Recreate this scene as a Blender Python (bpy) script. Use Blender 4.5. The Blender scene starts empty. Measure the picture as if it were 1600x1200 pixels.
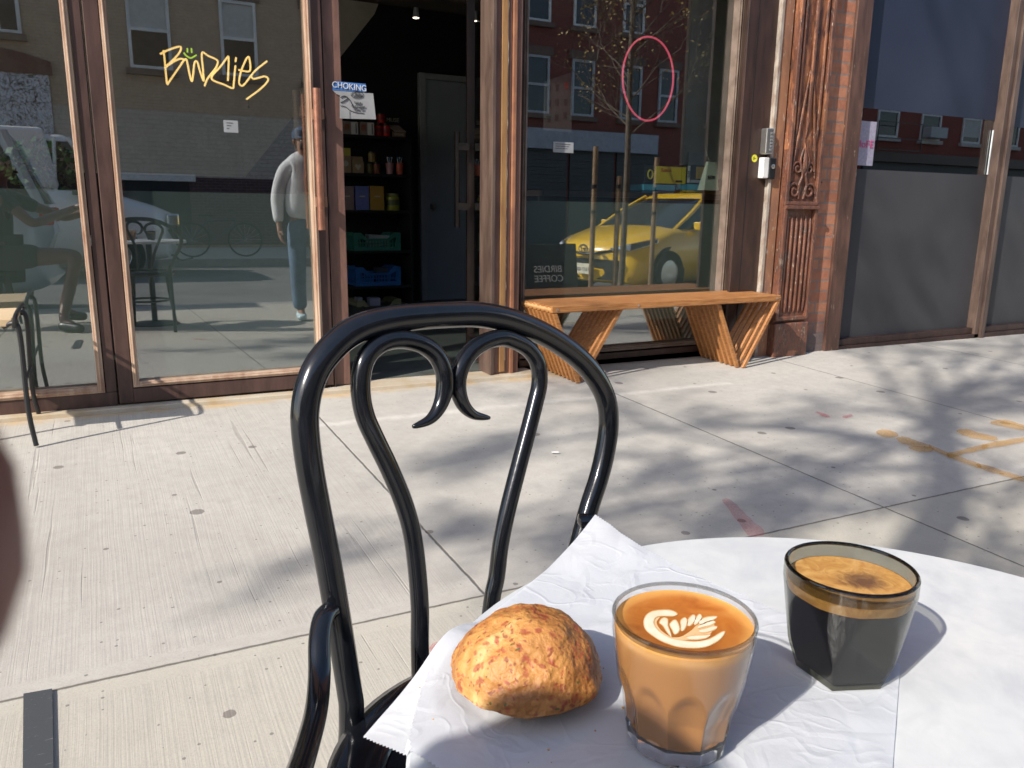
import bpy, bmesh, math, random
from mathutils import Vector, Matrix, noise
random.seed(7)
R = math.radians
sc = bpy.context.scene
# ------------------------------------------------------------------ camera
FPX = 1246.2
CAM = Vector((0.0, -3.6, 0.824))
YAW, PITCH, ROLL = R(27.423), R(12.431), R(-0.765)
cy, sy_, cp, sp = math.cos(YAW), math.sin(YAW), math.cos(PITCH), math.sin(PITCH)
fwd = Vector((sy_*cp, cy*cp, -sp)); rt0 = Vector((cy, -sy_, 0)); dn0 = fwd.cross(rt0)
rt = math.cos(ROLL)*rt0 + math.sin(ROLL)*dn0
dn = -math.sin(ROLL)*rt0 + math.cos(ROLL)*dn0
cd = bpy.data.cameras.new('camera'); co = bpy.data.objects.new('camera', cd)
sc.collection.objects.link(co); sc.camera = co
cd.sensor_width = 36.0; cd.lens = 36.0*FPX/1600.0; cd.clip_start = 0.005; cd.clip_end = 2000
co.matrix_world = Matrix(((rt.x, -dn.x, -fwd.x, CAM.x), (rt.y, -dn.y, -fwd.y, CAM.y), (rt.z, -dn.z, -fwd.z, CAM.z), (0, 0, 0, 1)))
cd.dof.use_dof = True; cd.dof.focus_distance = 0.85; cd.dof.aperture_fstop = cd.lens/0.8   # 0.8 mm pupil
# ------------------------------------------------------------------ light
SUN_EL = R(36.0); SUN_AZ = R(68.0)                     # shadows travel towards (sin, cos) of SUN_AZ
SD = Vector((math.sin(SUN_AZ)*math.cos(SUN_EL), math.cos(SUN_AZ)*math.cos(SUN_EL), -math.sin(SUN_EL)))
ld = bpy.data.lights.new('sun', 'SUN'); lo = bpy.data.objects.new('sun', ld); sc.collection.objects.link(lo)
ld.energy = 4.6; ld.angle = R(0.55); ld.color = (1.0, 0.94, 0.86)
lo.rotation_euler = SD.to_track_quat('-Z', 'Y').to_euler()
w = bpy.data.worlds.new('World'); sc.world = w; w.use_nodes = True
nt = w.node_tree; bg = nt.nodes['Background']; st = nt.nodes.new('ShaderNodeTexSky')
st.sky_type = 'NISHITA'; st.sun_disc = False; st.sun_elevation = SUN_EL
st.sun_rotation = math.atan2(-SD.x, -SD.y)
st.air_density = 1.0; st.dust_density = 1.0; st.ozone_density = 1.0
nt.links.new(st.outputs[0], bg.inputs[0]); bg.inputs[1].default_value = 0.15
sc.view_settings.view_transform = 'Standard'; sc.view_settings.look = 'None'
sc.view_settings.exposure = 0.62; sc.view_settings.gamma = 1.0
# ------------------------------------------------------------------ helpers
def ray(x, y): return rt*((x-800)/FPX) + dn*((y-600)/FPX) + fwd
def at(x, y, Y=0.0):                                    # photo pixel -> point on the plane Y = const
    d = ray(x, y); return CAM + d*((Y-CAM.y)/d.y)
def atz(x, y, z):
    d = ray(x, y); return CAM + d*((z-CAM.z)/d.z)
def gz(X, Y): return -0.012 - 0.008*max(-6, min(14, X)) + 0.035*min(Y, 0.05)
def ag(x, y, h=0.0):
    d = ray(x, y); t = (-0.012+h+0.035*CAM.y-CAM.z)/(d.z+0.008*d.x-0.035*d.y); return CAM+d*t
def atd(x, y, p0, n):                                   # pixel -> point on plane through p0 with normal n
    d = ray(x, y); return CAM + d*((p0-CAM).dot(n)/d.dot(n))
COL = sc.collection
class MB:
    def __init__(s): s.bm = bmesh.new()
    def box(s, x0, x1, y0, y1, z0, z1, M=None):
        vs = [Vector((x, y, z)) for x in (x0, x1) for y in (y0, y1) for z in (z0, z1)]
        if M: vs = [M @ v for v in vs]
        v = [s.bm.verts.new(p) for p in vs]
        for f in ((0,1,3,2),(4,6,7,5),(0,4,5,1),(2,3,7,6),(0,2,6,4),(1,5,7,3)): s.bm.faces.new([v[i] for i in f])
        return s
    def tube(s, pts, r, n=10, closed=False, cap=True, flat=1.0):
        pts = [Vector(p) for p in pts]; m = len(pts)
        rs = r if isinstance(r, (list, tuple)) else [r]*m
        rings = []; prev = None
        for i, p in enumerate(pts):
            if closed: t = pts[(i+1) % m]-pts[i-1]
            else: t = pts[min(i+1, m-1)]-pts[max(i-1, 0)]
            if t.length < 1e-9: t = Vector((0, 0, 1))
            t.normalize()
            if prev is None:
                a = Vector((0, 0, 1)) if abs(t.z) < .9 else Vector((1, 0, 0)); u = t.cross(a).normalized()
            else:
                u = prev - t*prev.dot(t)
                u = u.normalized() if u.length > 1e-6 else t.orthogonal().normalized()
            prev = u; v = t.cross(u)
            rings.append([s.bm.verts.new(p + (u*math.cos(k*2*math.pi/n) + v*math.sin(k*2*math.pi/n)*flat)*rs[i]) for k in range(n)])
        for i in range(m if closed else m-1):
            a, b = rings[i], rings[(i+1) % m]
            for k in range(n): s.bm.faces.new((a[k], a[(k+1) % n], b[(k+1) % n], b[k]))
        if cap and not closed:
            s.bm.faces.new(rings[0][::-1]); s.bm.faces.new(rings[-1])
        return s
    def lathe(s, prof, c=(0, 0, 0), n=32, M=None):
        c = Vector(c); rings = []
        for r, z in prof:
            ring = []
            for k in range(n):
                a = k*2*math.pi/n; p = Vector((max(r, 1e-5)*math.cos(a), max(r, 1e-5)*math.sin(a), z))
                if M: p = M @ p
                ring.append(s.bm.verts.new(p+c))
            rings.append(ring)
        for a, b in zip(rings, rings[1:]):
            for k in range(n): s.bm.faces.new((a[k], a[(k+1) % n], b[(k+1) % n], b[k]))
        return s
    def prism(s, poly, d):                              # polygon extruded by vector d
        d = Vector(d); a = [s.bm.verts.new(Vector(p)) for p in poly]; b = [s.bm.verts.new(Vector(p)+d) for p in poly]
        s.bm.faces.new(a[::-1]); s.bm.faces.new(b); n = len(a)
        for i in range(n): s.bm.faces.new((a[i], a[(i+1) % n], b[(i+1) % n], b[i]))
        return s
    def loft(s, rings, closed=True, cap=True):
        R_ = [[s.bm.verts.new(Vector(p)) for p in r] for r in rings]; n = len(R_[0])
        for a, b in zip(R_, R_[1:]):
            for k in range(n if closed else n-1): s.bm.faces.new((a[k], a[(k+1) % n], b[(k+1) % n], b[k]))
        if cap and closed: s.bm.faces.new(R_[0][::-1]); s.bm.faces.new(R_[-1])
        return s
    def quad(s, *p):
        s.bm.faces.new([s.bm.verts.new(Vector(q)) for q in p]); return s
    def build(s, name, mat, parent=None, smooth=False, bevel=0, angle=35):
        bmesh.ops.recalc_face_normals(s.bm, faces=s.bm.faces[:])
        return finish(name, s.bm, mat, parent, smooth, bevel, angle)
def origin(o):
    v = Vector((0, 0, 0))
    while o: v += o.location; o = o.parent
    return v
def finish(name, bm, mat, parent=None, smooth=False, bevel=0, angle=35):
    me = bpy.data.meshes.new(name); bm.to_mesh(me); bm.free()
    off = origin(parent)
    if off.length > 0:
        me.transform(Matrix.Translation(-off))
    if smooth:
        for p in me.polygons: p.use_smooth = True
        if angle < 180:
            try: me.set_sharp_from_angle(angle=R(angle))
            except Exception: pass
    if mat: me.materials.append(mat)
    o = bpy.data.objects.new(name, me); COL.objects.link(o)
    if parent: o.parent = parent
    if bevel:
        m = o.modifiers.new('b', 'BEVEL'); m.width = bevel; m.segments = 2; m.limit_method = 'ANGLE'; m.angle_limit = R(40)
    return o
def tag(o, label=None, cat=None, group=None, kind=None):
    if label: o['label'] = label
    if cat: o['category'] = cat
    if group: o['group'] = group
    if kind: o['kind'] = kind
    return o
def thing(name, label, cat, loc=(0, 0, 0), rz=0, group=None):
    o = bpy.data.objects.new(name, None); o.empty_display_size = .1; COL.objects.link(o)
    o.location = loc; o.rotation_euler = (0, 0, rz); return tag(o, label, cat, group)
def copy_tree(o, parent=None):
    c = o.copy(); COL.objects.link(c); c.parent = parent
    for ch in list(o.children): copy_tree(ch, c)
    return c
def text(name, s, size, M, mat, parent=None, ext=0.001, align='CENTER', sx=1.0):
    cu = bpy.data.curves.new('t', 'FONT'); cu.body = s; cu.size = size; cu.extrude = ext; cu.align_x = align; cu.align_y = 'CENTER'
    o = bpy.data.objects.new('t', cu); COL.objects.link(o); bpy.context.view_layer.update()
    dg = bpy.context.evaluated_depsgraph_get(); me = bpy.data.meshes.new_from_object(o.evaluated_get(dg))
    bpy.data.objects.remove(o); me.transform(M @ Matrix.Diagonal((sx, 1, 1, 1))); me.transform(Matrix.Translation(-origin(parent)))
    me.materials.clear(); me.materials.append(mat); me.name = name
    q = bpy.data.objects.new(name, me); COL.objects.link(q); q.parent = parent; return q
def face_street(p, rz=0.0):                             # text matrix: upright, readable from -Y
    return Matrix.Translation(Vector(p)) @ Matrix.Rotation(rz, 4, 'Z') @ Matrix.Rotation(R(90), 4, 'X')
def skin(name, V, E, mat, parent, sub=2, smoothit=True):
    me = bpy.data.meshes.new(name); keys = list(V); off = origin(parent)
    me.from_pydata([tuple(Vector(V[k][0])-off) for k in keys], [(keys.index(a), keys.index(b)) for a, b in E], [])
    o = bpy.data.objects.new(name, me); COL.objects.link(o)
    m = o.modifiers.new('s', 'SKIN'); m.use_smooth_shade = True
    for i, k in enumerate(keys):
        r = V[k][1]; me.skin_vertices[0].data[i].radius = r if isinstance(r, tuple) else (r, r)
        me.skin_vertices[0].data[i].use_root = (i == 0)
    m2 = o.modifiers.new('u', 'SUBSURF'); m2.levels = sub; m2.render_levels = sub
    bpy.context.view_layer.update(); dg = bpy.context.evaluated_depsgraph_get()
    nm = bpy.data.meshes.new_from_object(o.evaluated_get(dg)); o.modifiers.clear(); o.data = nm; nm.name = name
    for p in nm.polygons: p.use_smooth = True
    nm.materials.clear(); nm.materials.append(mat); o.parent = parent; return o
def cr(pts, n=6, closed=False):                         # Catmull-Rom resample
    pts = [Vector(p) for p in pts]; out = []; m = len(pts)
    rng = range(m) if closed else range(m-1)
    for i in rng:
        if closed: a, b, c, d = pts[i-1], pts[i], pts[(i+1) % m], pts[(i+2) % m]
        else: a, b, c, d = pts[max(i-1, 0)], pts[i], pts[i+1], pts[min(i+2, m-1)]
        for k in range(n):
            t = k/n; out.append(.5*((2*b)+(c-a)*t+(2*a-5*b+4*c-d)*t*t+(3*b-a-3*c+d)*t**3))
    if not closed: out.append(pts[-1])
    return out
# ------------------------------------------------------------------ materials
class NT:
    def __init__(s, name):
        s.m = bpy.data.materials.new(name); s.m.use_nodes = True; s.t = s.m.node_tree
        s.b = s.t.nodes['Principled BSDF']; s.o = s.t.nodes['Material Output']
        s.tc = s.t.nodes.new('ShaderNodeTexCoord')
    def n(s, k, **kw):
        q = s.t.nodes.new('ShaderNode'+k)
        for a, v in kw.items(): setattr(q, a, v)
        return q
    def l(s, a, b): s.t.links.new(a, b)
    def math(s, op, a, b=None, c=None):
        q = s.n('Math', operation=op)
        for i, v in enumerate((a, b, c)):
            if v is None: continue
            if isinstance(v, (int, float)): q.inputs[i].default_value = v
            else: s.l(v, q.inputs[i])
        return q.outputs[0]
    def mapv(s, scale=(1, 1, 1), rot=(0, 0, 0), src='Object', loc=(0, 0, 0)):
        q = s.n('Mapping'); q.inputs['Scale'].default_value = scale; q.inputs['Rotation'].default_value = rot; q.inputs['Location'].default_value = loc
        s.l(s.tc.outputs[src], q.inputs[0]); return q.outputs[0]
    def noise(s, v, scale=5, detail=4, rough=.55, dist=0):
        q = s.n('TexNoise'); q.inputs['Scale'].default_value = scale; q.inputs['Detail'].default_value = detail
        q.inputs['Roughness'].default_value = rough; q.inputs['Distortion'].default_value = dist
        s.l(v, q.inputs['Vector']); return q.outputs['Fac']
    def ramp(s, f, stops):
        q = s.n('ValToRGB'); e = q.color_ramp.elements
        while len(e) < len(stops): e.new(.5)
        for i, (p, c) in enumerate(stops):
            e[i].position = p; e[i].color = (*c, 1) if isinstance(c, tuple) else (c, c, c, 1)
        s.l(f, q.inputs[0]); return q.outputs[0]
    def mix(s, f, a, b, blend='MIX'):
        q = s.n('Mix', data_type='RGBA', blend_type=blend)
        for i, v in ((0, f), (6, a), (7, b)):
            if isinstance(v, (int, float)): q.inputs[i].default_value = v
            elif isinstance(v, tuple): q.inputs[i].default_value = (*v, 1)
            else: s.l(v, q.inputs[i])
        return q.outputs[2]
    def bump(s, h, strength=.3, dist=.002, nrm=None):
        q = s.n('Bump'); q.inputs['Strength'].default_value = strength; q.inputs['Distance'].default_value = dist
        s.l(h, q.inputs['Height'])
        if nrm is not None: s.l(nrm, q.inputs['Normal'])
        s.l(q.outputs[0], s.b.inputs['Normal']); return q.outputs[0]
    def col(s, c):
        if isinstance(c, tuple): s.b.inputs['Base Color'].default_value = (*c, 1)
        else: s.l(c, s.b.inputs['Base Color'])
    def set(s, **k):
        for a, v in k.items(): s.b.inputs[a.replace('_', ' ')].default_value = v
MC = {}
def pm(name, c, rough=.5, c2=None, sc_=8, metal=0, spec=None, coat=0, bump=0, bscale=60, emit=None, estr=1, stretch=(1, 1, 1), lo=.35, hi=.65):
    if name in MC: return MC[name]
    t = NT(name); t.set(Roughness=rough, Metallic=metal)
    if coat: t.b.inputs['Coat Weight'].default_value = coat; t.b.inputs['Coat Roughness'].default_value = .05
    if spec is not None: t.b.inputs['Specular IOR Level'].default_value = spec
    v = t.mapv(stretch)
    c2 = c2 or tuple(x*.82 for x in c)
    f = t.noise(v, sc_, 5, .6); t.col(t.ramp(f, [(lo, c2), (hi, c)]))
    if bump: t.bump(t.noise(v, bscale, 4), bump, .001)
    if emit: t.b.inputs['Emission Color'].default_value = (*emit, 1); t.b.inputs['Emission Strength'].default_value = estr
    MC[name] = t.m; return t.m
def mirror_glass(name, base=.16, tint=(.8, .84, .82)):
    t = NT(name); t.t.nodes.remove(t.b)
    tr = t.n('BsdfTransparent'); tr.inputs[0].default_value = (*tint, 1)
    gl = t.n('BsdfGlossy'); gl.inputs['Roughness'].default_value = 0.0; gl.inputs['Color'].default_value = (.97, .98, 1, 1)
    geo = t.n('NewGeometry'); dp = t.n('VectorMath', operation='DOT_PRODUCT'); t.l(geo.outputs['Incoming'], dp.inputs[0]); t.l(geo.outputs['Normal'], dp.inputs[1])
    c = t.math('ABSOLUTE', dp.outputs['Value']); p = t.math('POWER', t.math('SUBTRACT', 1.0, c), 5.0)
    f = t.math('MULTIPLY_ADD', p, 1-base, base); mx = t.n('MixShader')
    t.l(f, mx.inputs[0]); t.l(tr.outputs[0], mx.inputs[1]); t.l(gl.outputs[0], mx.inputs[2]); t.l(mx.outputs[0], t.o.inputs[0])
    return t.m
GLASS = mirror_glass('window_glass', .23)
STRIPGLASS = mirror_glass('strip_glass', .22, (.5, .5, .5))
def frame_paint(name, c, c2, chip, cs=.08, rough=.45):
    t = NT(name); v = t.mapv((6, 6, 1.2)); f = t.noise(v, 3, 8, .65, .4)
    base = t.ramp(f, [(.35, c2), (.62, c)])
    v2 = t.mapv((14, 14, 4)); g = t.noise(v2, 4, 6, .7)
    m = t.ramp(g, [(.70-cs, 0.0), (.74-cs, 1.0)])
    t.col(t.mix(m, base, chip)); t.set(Roughness=rough); t.bump(t.math('ADD', t.noise(v2, 12, 5), m), .25, .001); return t.m
BROWN = frame_paint('brown_frame_paint', (.085, .045, .036), (.042, .022, .018), (.28, .17, .12), .0)
DKBROWN = frame_paint('dark_brown_paint', (.055, .027, .020), (.026, .014, .011), (.20, .10, .07), .0)
PINKB = frame_paint('pinkish_brown_paint', (.20, .105, .077), (.12, .062, .047), (.42, .26, .19), .01, .5)  # paler and pinker than the other frame browns
BEAD = frame_paint('glare_bead_paint', (.50, .37, .27), (.30, .17, .11), (.62, .50, .40), .02, .35)  # tan beads, lightened: the glare on them is put into the colour
GREYW = frame_paint('weathered_grey_brown', (.12, .08, .062), (.06, .037, .03), (.32, .25, .20), .03)
BLACKW = pm('black_interior_paint', (.006, .007, .008), .85, (.004, .005, .006))
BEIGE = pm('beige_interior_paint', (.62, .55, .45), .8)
# sidewalk
t = NT('broom_finished_concrete'); tc = t.mapv((1, 1, 1)); sx = t.n('SeparateXYZ'); t.l(tc, sx.inputs[0]); X, Y = sx.outputs[0], sx.outputs[1]
wob = t.math('MULTIPLY', t.math('SUBTRACT', t.noise(tc, 1.3, 2), .5), .03)
wob2 = t.math('MULTIPLY', t.math('SUBTRACT', t.noise(tc, 25, 3), .5), .006)
def jd(coord, off, per):
    u = t.math('FRACT', t.math('DIVIDE', t.math('SUBTRACT', t.math('ADD', coord, wob2), off), per))
    return t.math('MULTIPLY', t.math('MINIMUM', u, t.math('SUBTRACT', 1.0, u)), per)
dX = jd(X, .767, 1.42); dY = jd(Y, -2.0, 3.0); dj = t.math('MINIMUM', dX, dY)
groove = t.ramp(t.math('SUBTRACT', dj, t.math('MULTIPLY', t.noise(tc, 40, 4), .003)), [(.0010, 1.0), (.0034, 0.0)])
margin = t.ramp(dj, [(.045, 1.0), (.052, 0.0)])
mpb = t.n('Mapping'); mpb.inputs['Scale'].default_value = (210, 2.2, 1)
cb = t.n('CombineXYZ'); t.l(t.math('ADD', X, wob), cb.inputs[0]); t.l(Y, cb.inputs[1]); t.l(cb.outputs[0], mpb.inputs[0])
broom = t.noise(mpb.outputs[0], 1.0, 3, .6); brm = t.ramp(broom, [(.38, 0.0), (.60, 1.0)])
big = t.noise(tc, .9, 5, .6); fine = t.noise(tc, 260, 3, .6); mid = t.noise(tc, 22, 5, .65)
c = t.mix(t.ramp(big, [(.35, 0.0), (.65, 1.0)]), (.395, .372, .330), (.485, .462, .415))
c = t.mix(t.math('MULTIPLY', t.ramp(mid, [(.35, 1.0), (.6, 0.0)]), .35), c, (.33, .30, .27))
yel = t.ramp(Y, [(0.0, 0.0), (1.0, 1.0)])
far = t.math('LESS_THAN', Y, -2.0)
c = t.mix(t.math('MULTIPLY', far, .6), c, (.43, .40, .325))
rough_zone = t.math('SUBTRACT', 1.0, margin)
lx = t.ramp(X, [(0.0, 0.0), (1.0, 1.0)])
westpane = t.math('ADD', t.math('MULTIPLY', t.math('LESS_THAN', X, .767), .40), .10)
bamt = t.math('MULTIPLY', t.math('MULTIPLY', rough_zone, westpane), .5)
c = t.mix(t.math('MULTIPLY', t.math('SUBTRACT', 1.0, brm), bamt), c, (.27, .245, .22))
c = t.mix(t.math('MULTIPLY', t.ramp(fine, [(.3, 1.0), (.55, 0.0)]), .35), c, (.25, .23, .205))
vo = t.n('TexVoronoi', voronoi_dimensions='2D'); vo.inputs['Scale'].default_value = 3.3; t.l(tc, vo.inputs['Vector'])
sep = t.n('SeparateColor'); t.l(vo.outputs['Color'], sep.inputs[0])
rad = t.math('MULTIPLY', t.math('POWER', sep.outputs[1], 1.6), .075)
gum = t.math('MULTIPLY', t.math('LESS_THAN', t.math('ADD', vo.outputs['Distance'], t.math('MULTIPLY', t.math('SUBTRACT', mid, .5), .05)), rad), t.math('GREATER_THAN', sep.outputs[0], .38))
c = t.mix(t.math('MULTIPLY', gum, .75), c, (.13, .11, .10))
mp3 = t.n('Mapping'); mp3.inputs['Scale'].default_value = (48, .9, 1); t.l(cb.outputs[0], mp3.inputs[0]); deep = t.ramp(t.noise(mp3.outputs[0], 1.0, 2, .5), [(.655, 0.0), (.70, 1.0)])
deep = t.math('MULTIPLY', deep, t.math('MULTIPLY', rough_zone, t.math('LESS_THAN', X, .767)))
c = t.mix(t.math('MULTIPLY', deep, .30), c, (.20, .18, .16))
vf = t.n('TexVoronoi', voronoi_dimensions='2D'); vf.inputs['Scale'].default_value = 34; t.l(tc, vf.inputs['Vector']); sf = t.n('SeparateColor'); t.l(vf.outputs['Color'], sf.inputs[0])
fl = t.math('MULTIPLY', t.math('LESS_THAN', vf.outputs['Distance'], t.math('MULTIPLY', sf.outputs[1], .13)), t.math('GREATER_THAN', sf.outputs[0], .86)); c = t.mix(t.math('MULTIPLY', fl, .7), c, (.12, .11, .10))
blot = t.ramp(t.noise(t.mapv((1, 1, 1), loc=(3, 7, 0)), 2.6, 6, .7), [(.52, 0.0), (.68, 1.0)]); c = t.mix(t.math('MULTIPLY', blot, .28), c, (.30, .275, .245))
# rust stain along the threshold
rs = t.math('MULTIPLY', t.ramp(t.math('ADD', t.math('MULTIPLY', Y, -1), t.math('MULTIPLY', t.noise(tc, 5, 4), .09)), [(.10, 1.0), (.17, 0.0)]), t.math('MULTIPLY', t.math('LESS_THAN', X, 2.3), t.ramp(t.noise(tc, 7, 4), [(.35, 0.0), (.6, .75)])))
c = t.mix(rs, c, (.46, .29, .10))
cl = t.ramp(t.math('ABSOLUTE', t.math('ADD', t.math('ADD', Y, .50), t.math('MULTIPLY', wob, .25))), [(.004, 1.0), (.04, 0.0)])
cl = t.math('MULTIPLY', cl, t.math('MULTIPLY', t.math('GREATER_THAN', X, .72), t.math('LESS_THAN', X, 2.9)))
c = t.mix(t.math('MULTIPLY', t.math('MULTIPLY', cl, t.ramp(mid, [(.3, .3), (.6, 1.0)])), .55), c, (.62, .59, .54))
c = t.mix(t.math('MULTIPLY', groove, .82), c, (.07, .06, .05))
t.col(c); t.set(Roughness=.88)
h = t.math('ADD', t.math('MULTIPLY', brm, t.math('MULTIPLY', bamt, 1.6)), t.math('ADD', t.math('MULTIPLY', fine, .5), t.math('MULTIPLY', mid, .4)))
h = t.math('SUBTRACT', t.math('SUBTRACT', h, t.math('MULTIPLY', groove, 5.0)), t.math('MULTIPLY', deep, 1.5)); t.bump(h, .42, .0013); CONC = t.m
t = NT('asphalt'); v = t.mapv(); t.col(t.ramp(t.noise(v, 1.2, 6), [(.35, (.10, .10, .098)), (.65, (.15, .148, .142))])); t.set(Roughness=.9); t.bump(t.noise(v, 180, 3), .4, .003); ASPH = t.m
CURB = pm('kerb_stone', (.36, .35, .33), .8, (.26, .25, .24), 5, bump=.2)
def brick(name, c1, c2, mortar, bw=.205, rh=.068, ms=.009, bump=.5, foot_tone=None, msm=.1):
    t = NT(name); sx = t.n('SeparateXYZ'); t.l(t.tc.outputs['Object'], sx.inputs[0]); cb = t.n('CombineXYZ')
    t.l(t.math('ADD', sx.outputs[0], sx.outputs[1]), cb.inputs[0]); t.l(sx.outputs[2], cb.inputs[1])
    q = t.n('TexBrick'); q.inputs['Scale'].default_value = 1; q.inputs['Brick Width'].default_value = bw; q.inputs['Row Height'].default_value = rh
    q.inputs['Mortar Size'].default_value = ms; q.inputs['Mortar Smooth'].default_value = msm; q.inputs['Color1'].default_value = (*c1, 1); q.inputs['Color2'].default_value = (*c2, 1); q.inputs['Mortar'].default_value = (*mortar, 1)
    dv = t.n('VectorMath', operation='ADD'); nz = t.n('TexNoise'); nz.inputs['Scale'].default_value = 30; t.l(t.tc.outputs['Object'], nz.inputs['Vector'])
    sc1 = t.n('VectorMath', operation='SCALE'); t.l(nz.outputs['Color'], sc1.inputs[0]); sc1.inputs['Scale'].default_value = .006
    t.l(cb.outputs[0], dv.inputs[0]); t.l(sc1.outputs[0], dv.inputs[1]); t.l(dv.outputs[0], q.inputs['Vector'])
    v = t.mapv(); n1 = t.noise(v, 14, 5, .65); c = t.mix(t.ramp(n1, [(.35, .5), (.6, 0.0)]), q.outputs['Color'], tuple(x*.55 for x in c2))
    if foot_tone: c = t.mix(t.ramp(sx.outputs[2], [(0.05, 1.0), (.22, 0.0)]), c, foot_tone)  # brick turns darker towards the bottom
    t.col(c); t.set(Roughness=.85)
    t.bump(t.math('ADD', t.math('MULTIPLY', t.math('SUBTRACT', 1.0, q.outputs['Fac']), 2.0), t.noise(v, 120, 4)), bump, .004); return t.m
BRICK = brick('red_brick', (.48, .21, .12), (.39, .15, .085), (.27, .19, .155), ms=.007, foot_tone=(.12, .09, .085))
RBRICK = brick('far_red_brick', (.24, .065, .045), (.19, .05, .036), (.17, .07, .055))
TBRICK = brick('far_tan_brick', (.50, .35, .24), (.43, .30, .20), (.34, .25, .18))
WHITEP = pm('white_paint', (.72, .71, .68), .5)
GREYP = pm('pale_grey_paint', (.42, .43, .44), .5)
FARGL = pm('far_window_glass', (.03, .035, .04), .08)
BLIND = pm('pale_window_blind', (.5, .5, .47), .7)
DARKST = pm('dark_shutter_steel', (.04, .045, .05), .5, stretch=(1, 1, 40))
STEEL = pm('brushed_steel', (.55, .54, .52), .3, metal=.9)
CHROME = pm('chrome', (.8, .8, .8), .08, metal=1)
BLKPAINT = pm('gloss_black_paint', (.005, .006, .008), .18, (.009, .010, .013), 30, coat=.35, spec=.4, bump=.12, bscale=90)
BLKMET = pm('black_metal', (.012, .013, .015), .35)
RUBBER = pm('black_rubber', (.015, .015, .015), .8)
# ------------------------------------------------------------------ the ground
def strip(name, xs, y0, y1, zf, mat, ny=2):
    b = bmesh.new(); g = [[b.verts.new((x, y0+(y1-y0)*j/(ny-1), zf(x, y0+(y1-y0)*j/(ny-1)))) for j in range(ny)] for x in xs]
    for i in range(len(xs)-1):
        for j in range(ny-1): b.faces.new((g[i][j], g[i+1][j], g[i+1][j+1], g[i][j+1]))
    bmesh.ops.recalc_face_normals(b, faces=b.faces[:])
    if b.faces[0].normal.z < 0: bmesh.ops.reverse_faces(b, faces=b.faces[:])
    return finish(name, b, mat)
XS = [-60, -6, 14, 80]
def gr(X): return gz(X, 0)-.335
tag(strip('sidewalk', XS, .14, -5.0, lambda x, y: gz(x, y), CONC), kind='structure')
tag(strip('road', XS, -5.16, -13.0, lambda x, y: gr(x), ASPH), kind='structure')
def fsz(x, y): return gr(x)+.14
tag(strip('far_sidewalk', XS, -13.16, -17.6, fsz, CONC), kind='structure')
tag(strip('ground', [-600, 600], -600, 600, lambda x, y: -1.2, ASPH), kind='structure')
def kerb(y0, y1, zt):
    m = MB()
    m.loft([[(q, y0, zt(q)), (q, y1, zt(q)), (q, y1, zt(q)-.3), (q, y0, zt(q)-.3)] for q in XS])
    return tag(m.build('kerb', CURB), kind='structure')
kerb(-5.0, -5.16, lambda x: gz(x, -5)+.001); kerb(-13.0, -13.16, lambda x: fsz(x, 0)+.001)
# low cement lip under the shop front
m = MB()
m.loft([[(x, -.055, gz(x, -.05)-.03), (x, -.05, gz(x, -.05)+.016+.0*x), (x, .25, gz(x, 0)+.018), (x, .25, gz(x, 0)-.05)] for x in (-4, 2.0)])
tag(m.build('cement_lip', pm('pale_cement', (.47, .42, .34), .85, (.40, .30, .18), 6, bump=.3), bevel=.003), kind='structure')
# ------------------------------------------------------------------ the cafe building
TOPZ = 2.75
bd = thing('shop_building', 'brick shop building with the cafe on its ground floor', 'building', (1.5, 0, 0))
MB().box(-6, 12, 0, .35, TOPZ+.25, 8.5).build('upper_wall', BRICK, bd)
MB().box(-6, 4.1, -.10, .12, TOPZ, TOPZ+.25).build('lintel', DKBROWN, bd, bevel=.01)
MB().prism([(-6, -.0, TOPZ+.25), (-6, -.42, TOPZ+.55), (-6, -.42, TOPZ+.68), (-6, 0, TOPZ+.80)], (10.2, 0, 0)).build('cornice', DKBROWN, bd, bevel=.008)
WY = 3.25
MB().box(-6, 6.2, WY, WY+.1, -.05, 3.1).build('interior_back_wall', BLACKW, bd)
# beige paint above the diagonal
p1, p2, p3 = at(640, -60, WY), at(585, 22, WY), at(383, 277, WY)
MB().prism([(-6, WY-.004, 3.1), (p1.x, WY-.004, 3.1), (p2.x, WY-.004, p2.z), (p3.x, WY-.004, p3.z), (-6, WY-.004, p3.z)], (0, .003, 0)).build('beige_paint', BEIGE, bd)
MB().box(-6, 6.2, .16, WY, 2.46, 2.52).build('interior_ceiling', pm('brown_ceiling', (.10, .06, .03), .8, (.05, .03, .018), 3), bd)
MB().box(-6.05, -6, .16, WY, -.05, 2.46).build('interior_side_wall', BLACKW, bd)
MB().box(4.15, 4.2, .16, WY, -.05, 2.46).build('interior_side_wall', BLACKW, bd)
tag(MB().box(-6, 4.15, .1, WY, -.08, -.004).build('shop_floor', pm('dark_shop_floor', (.10, .11, .10), .5, (.06, .065, .06), 4)), kind='structure')
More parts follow.
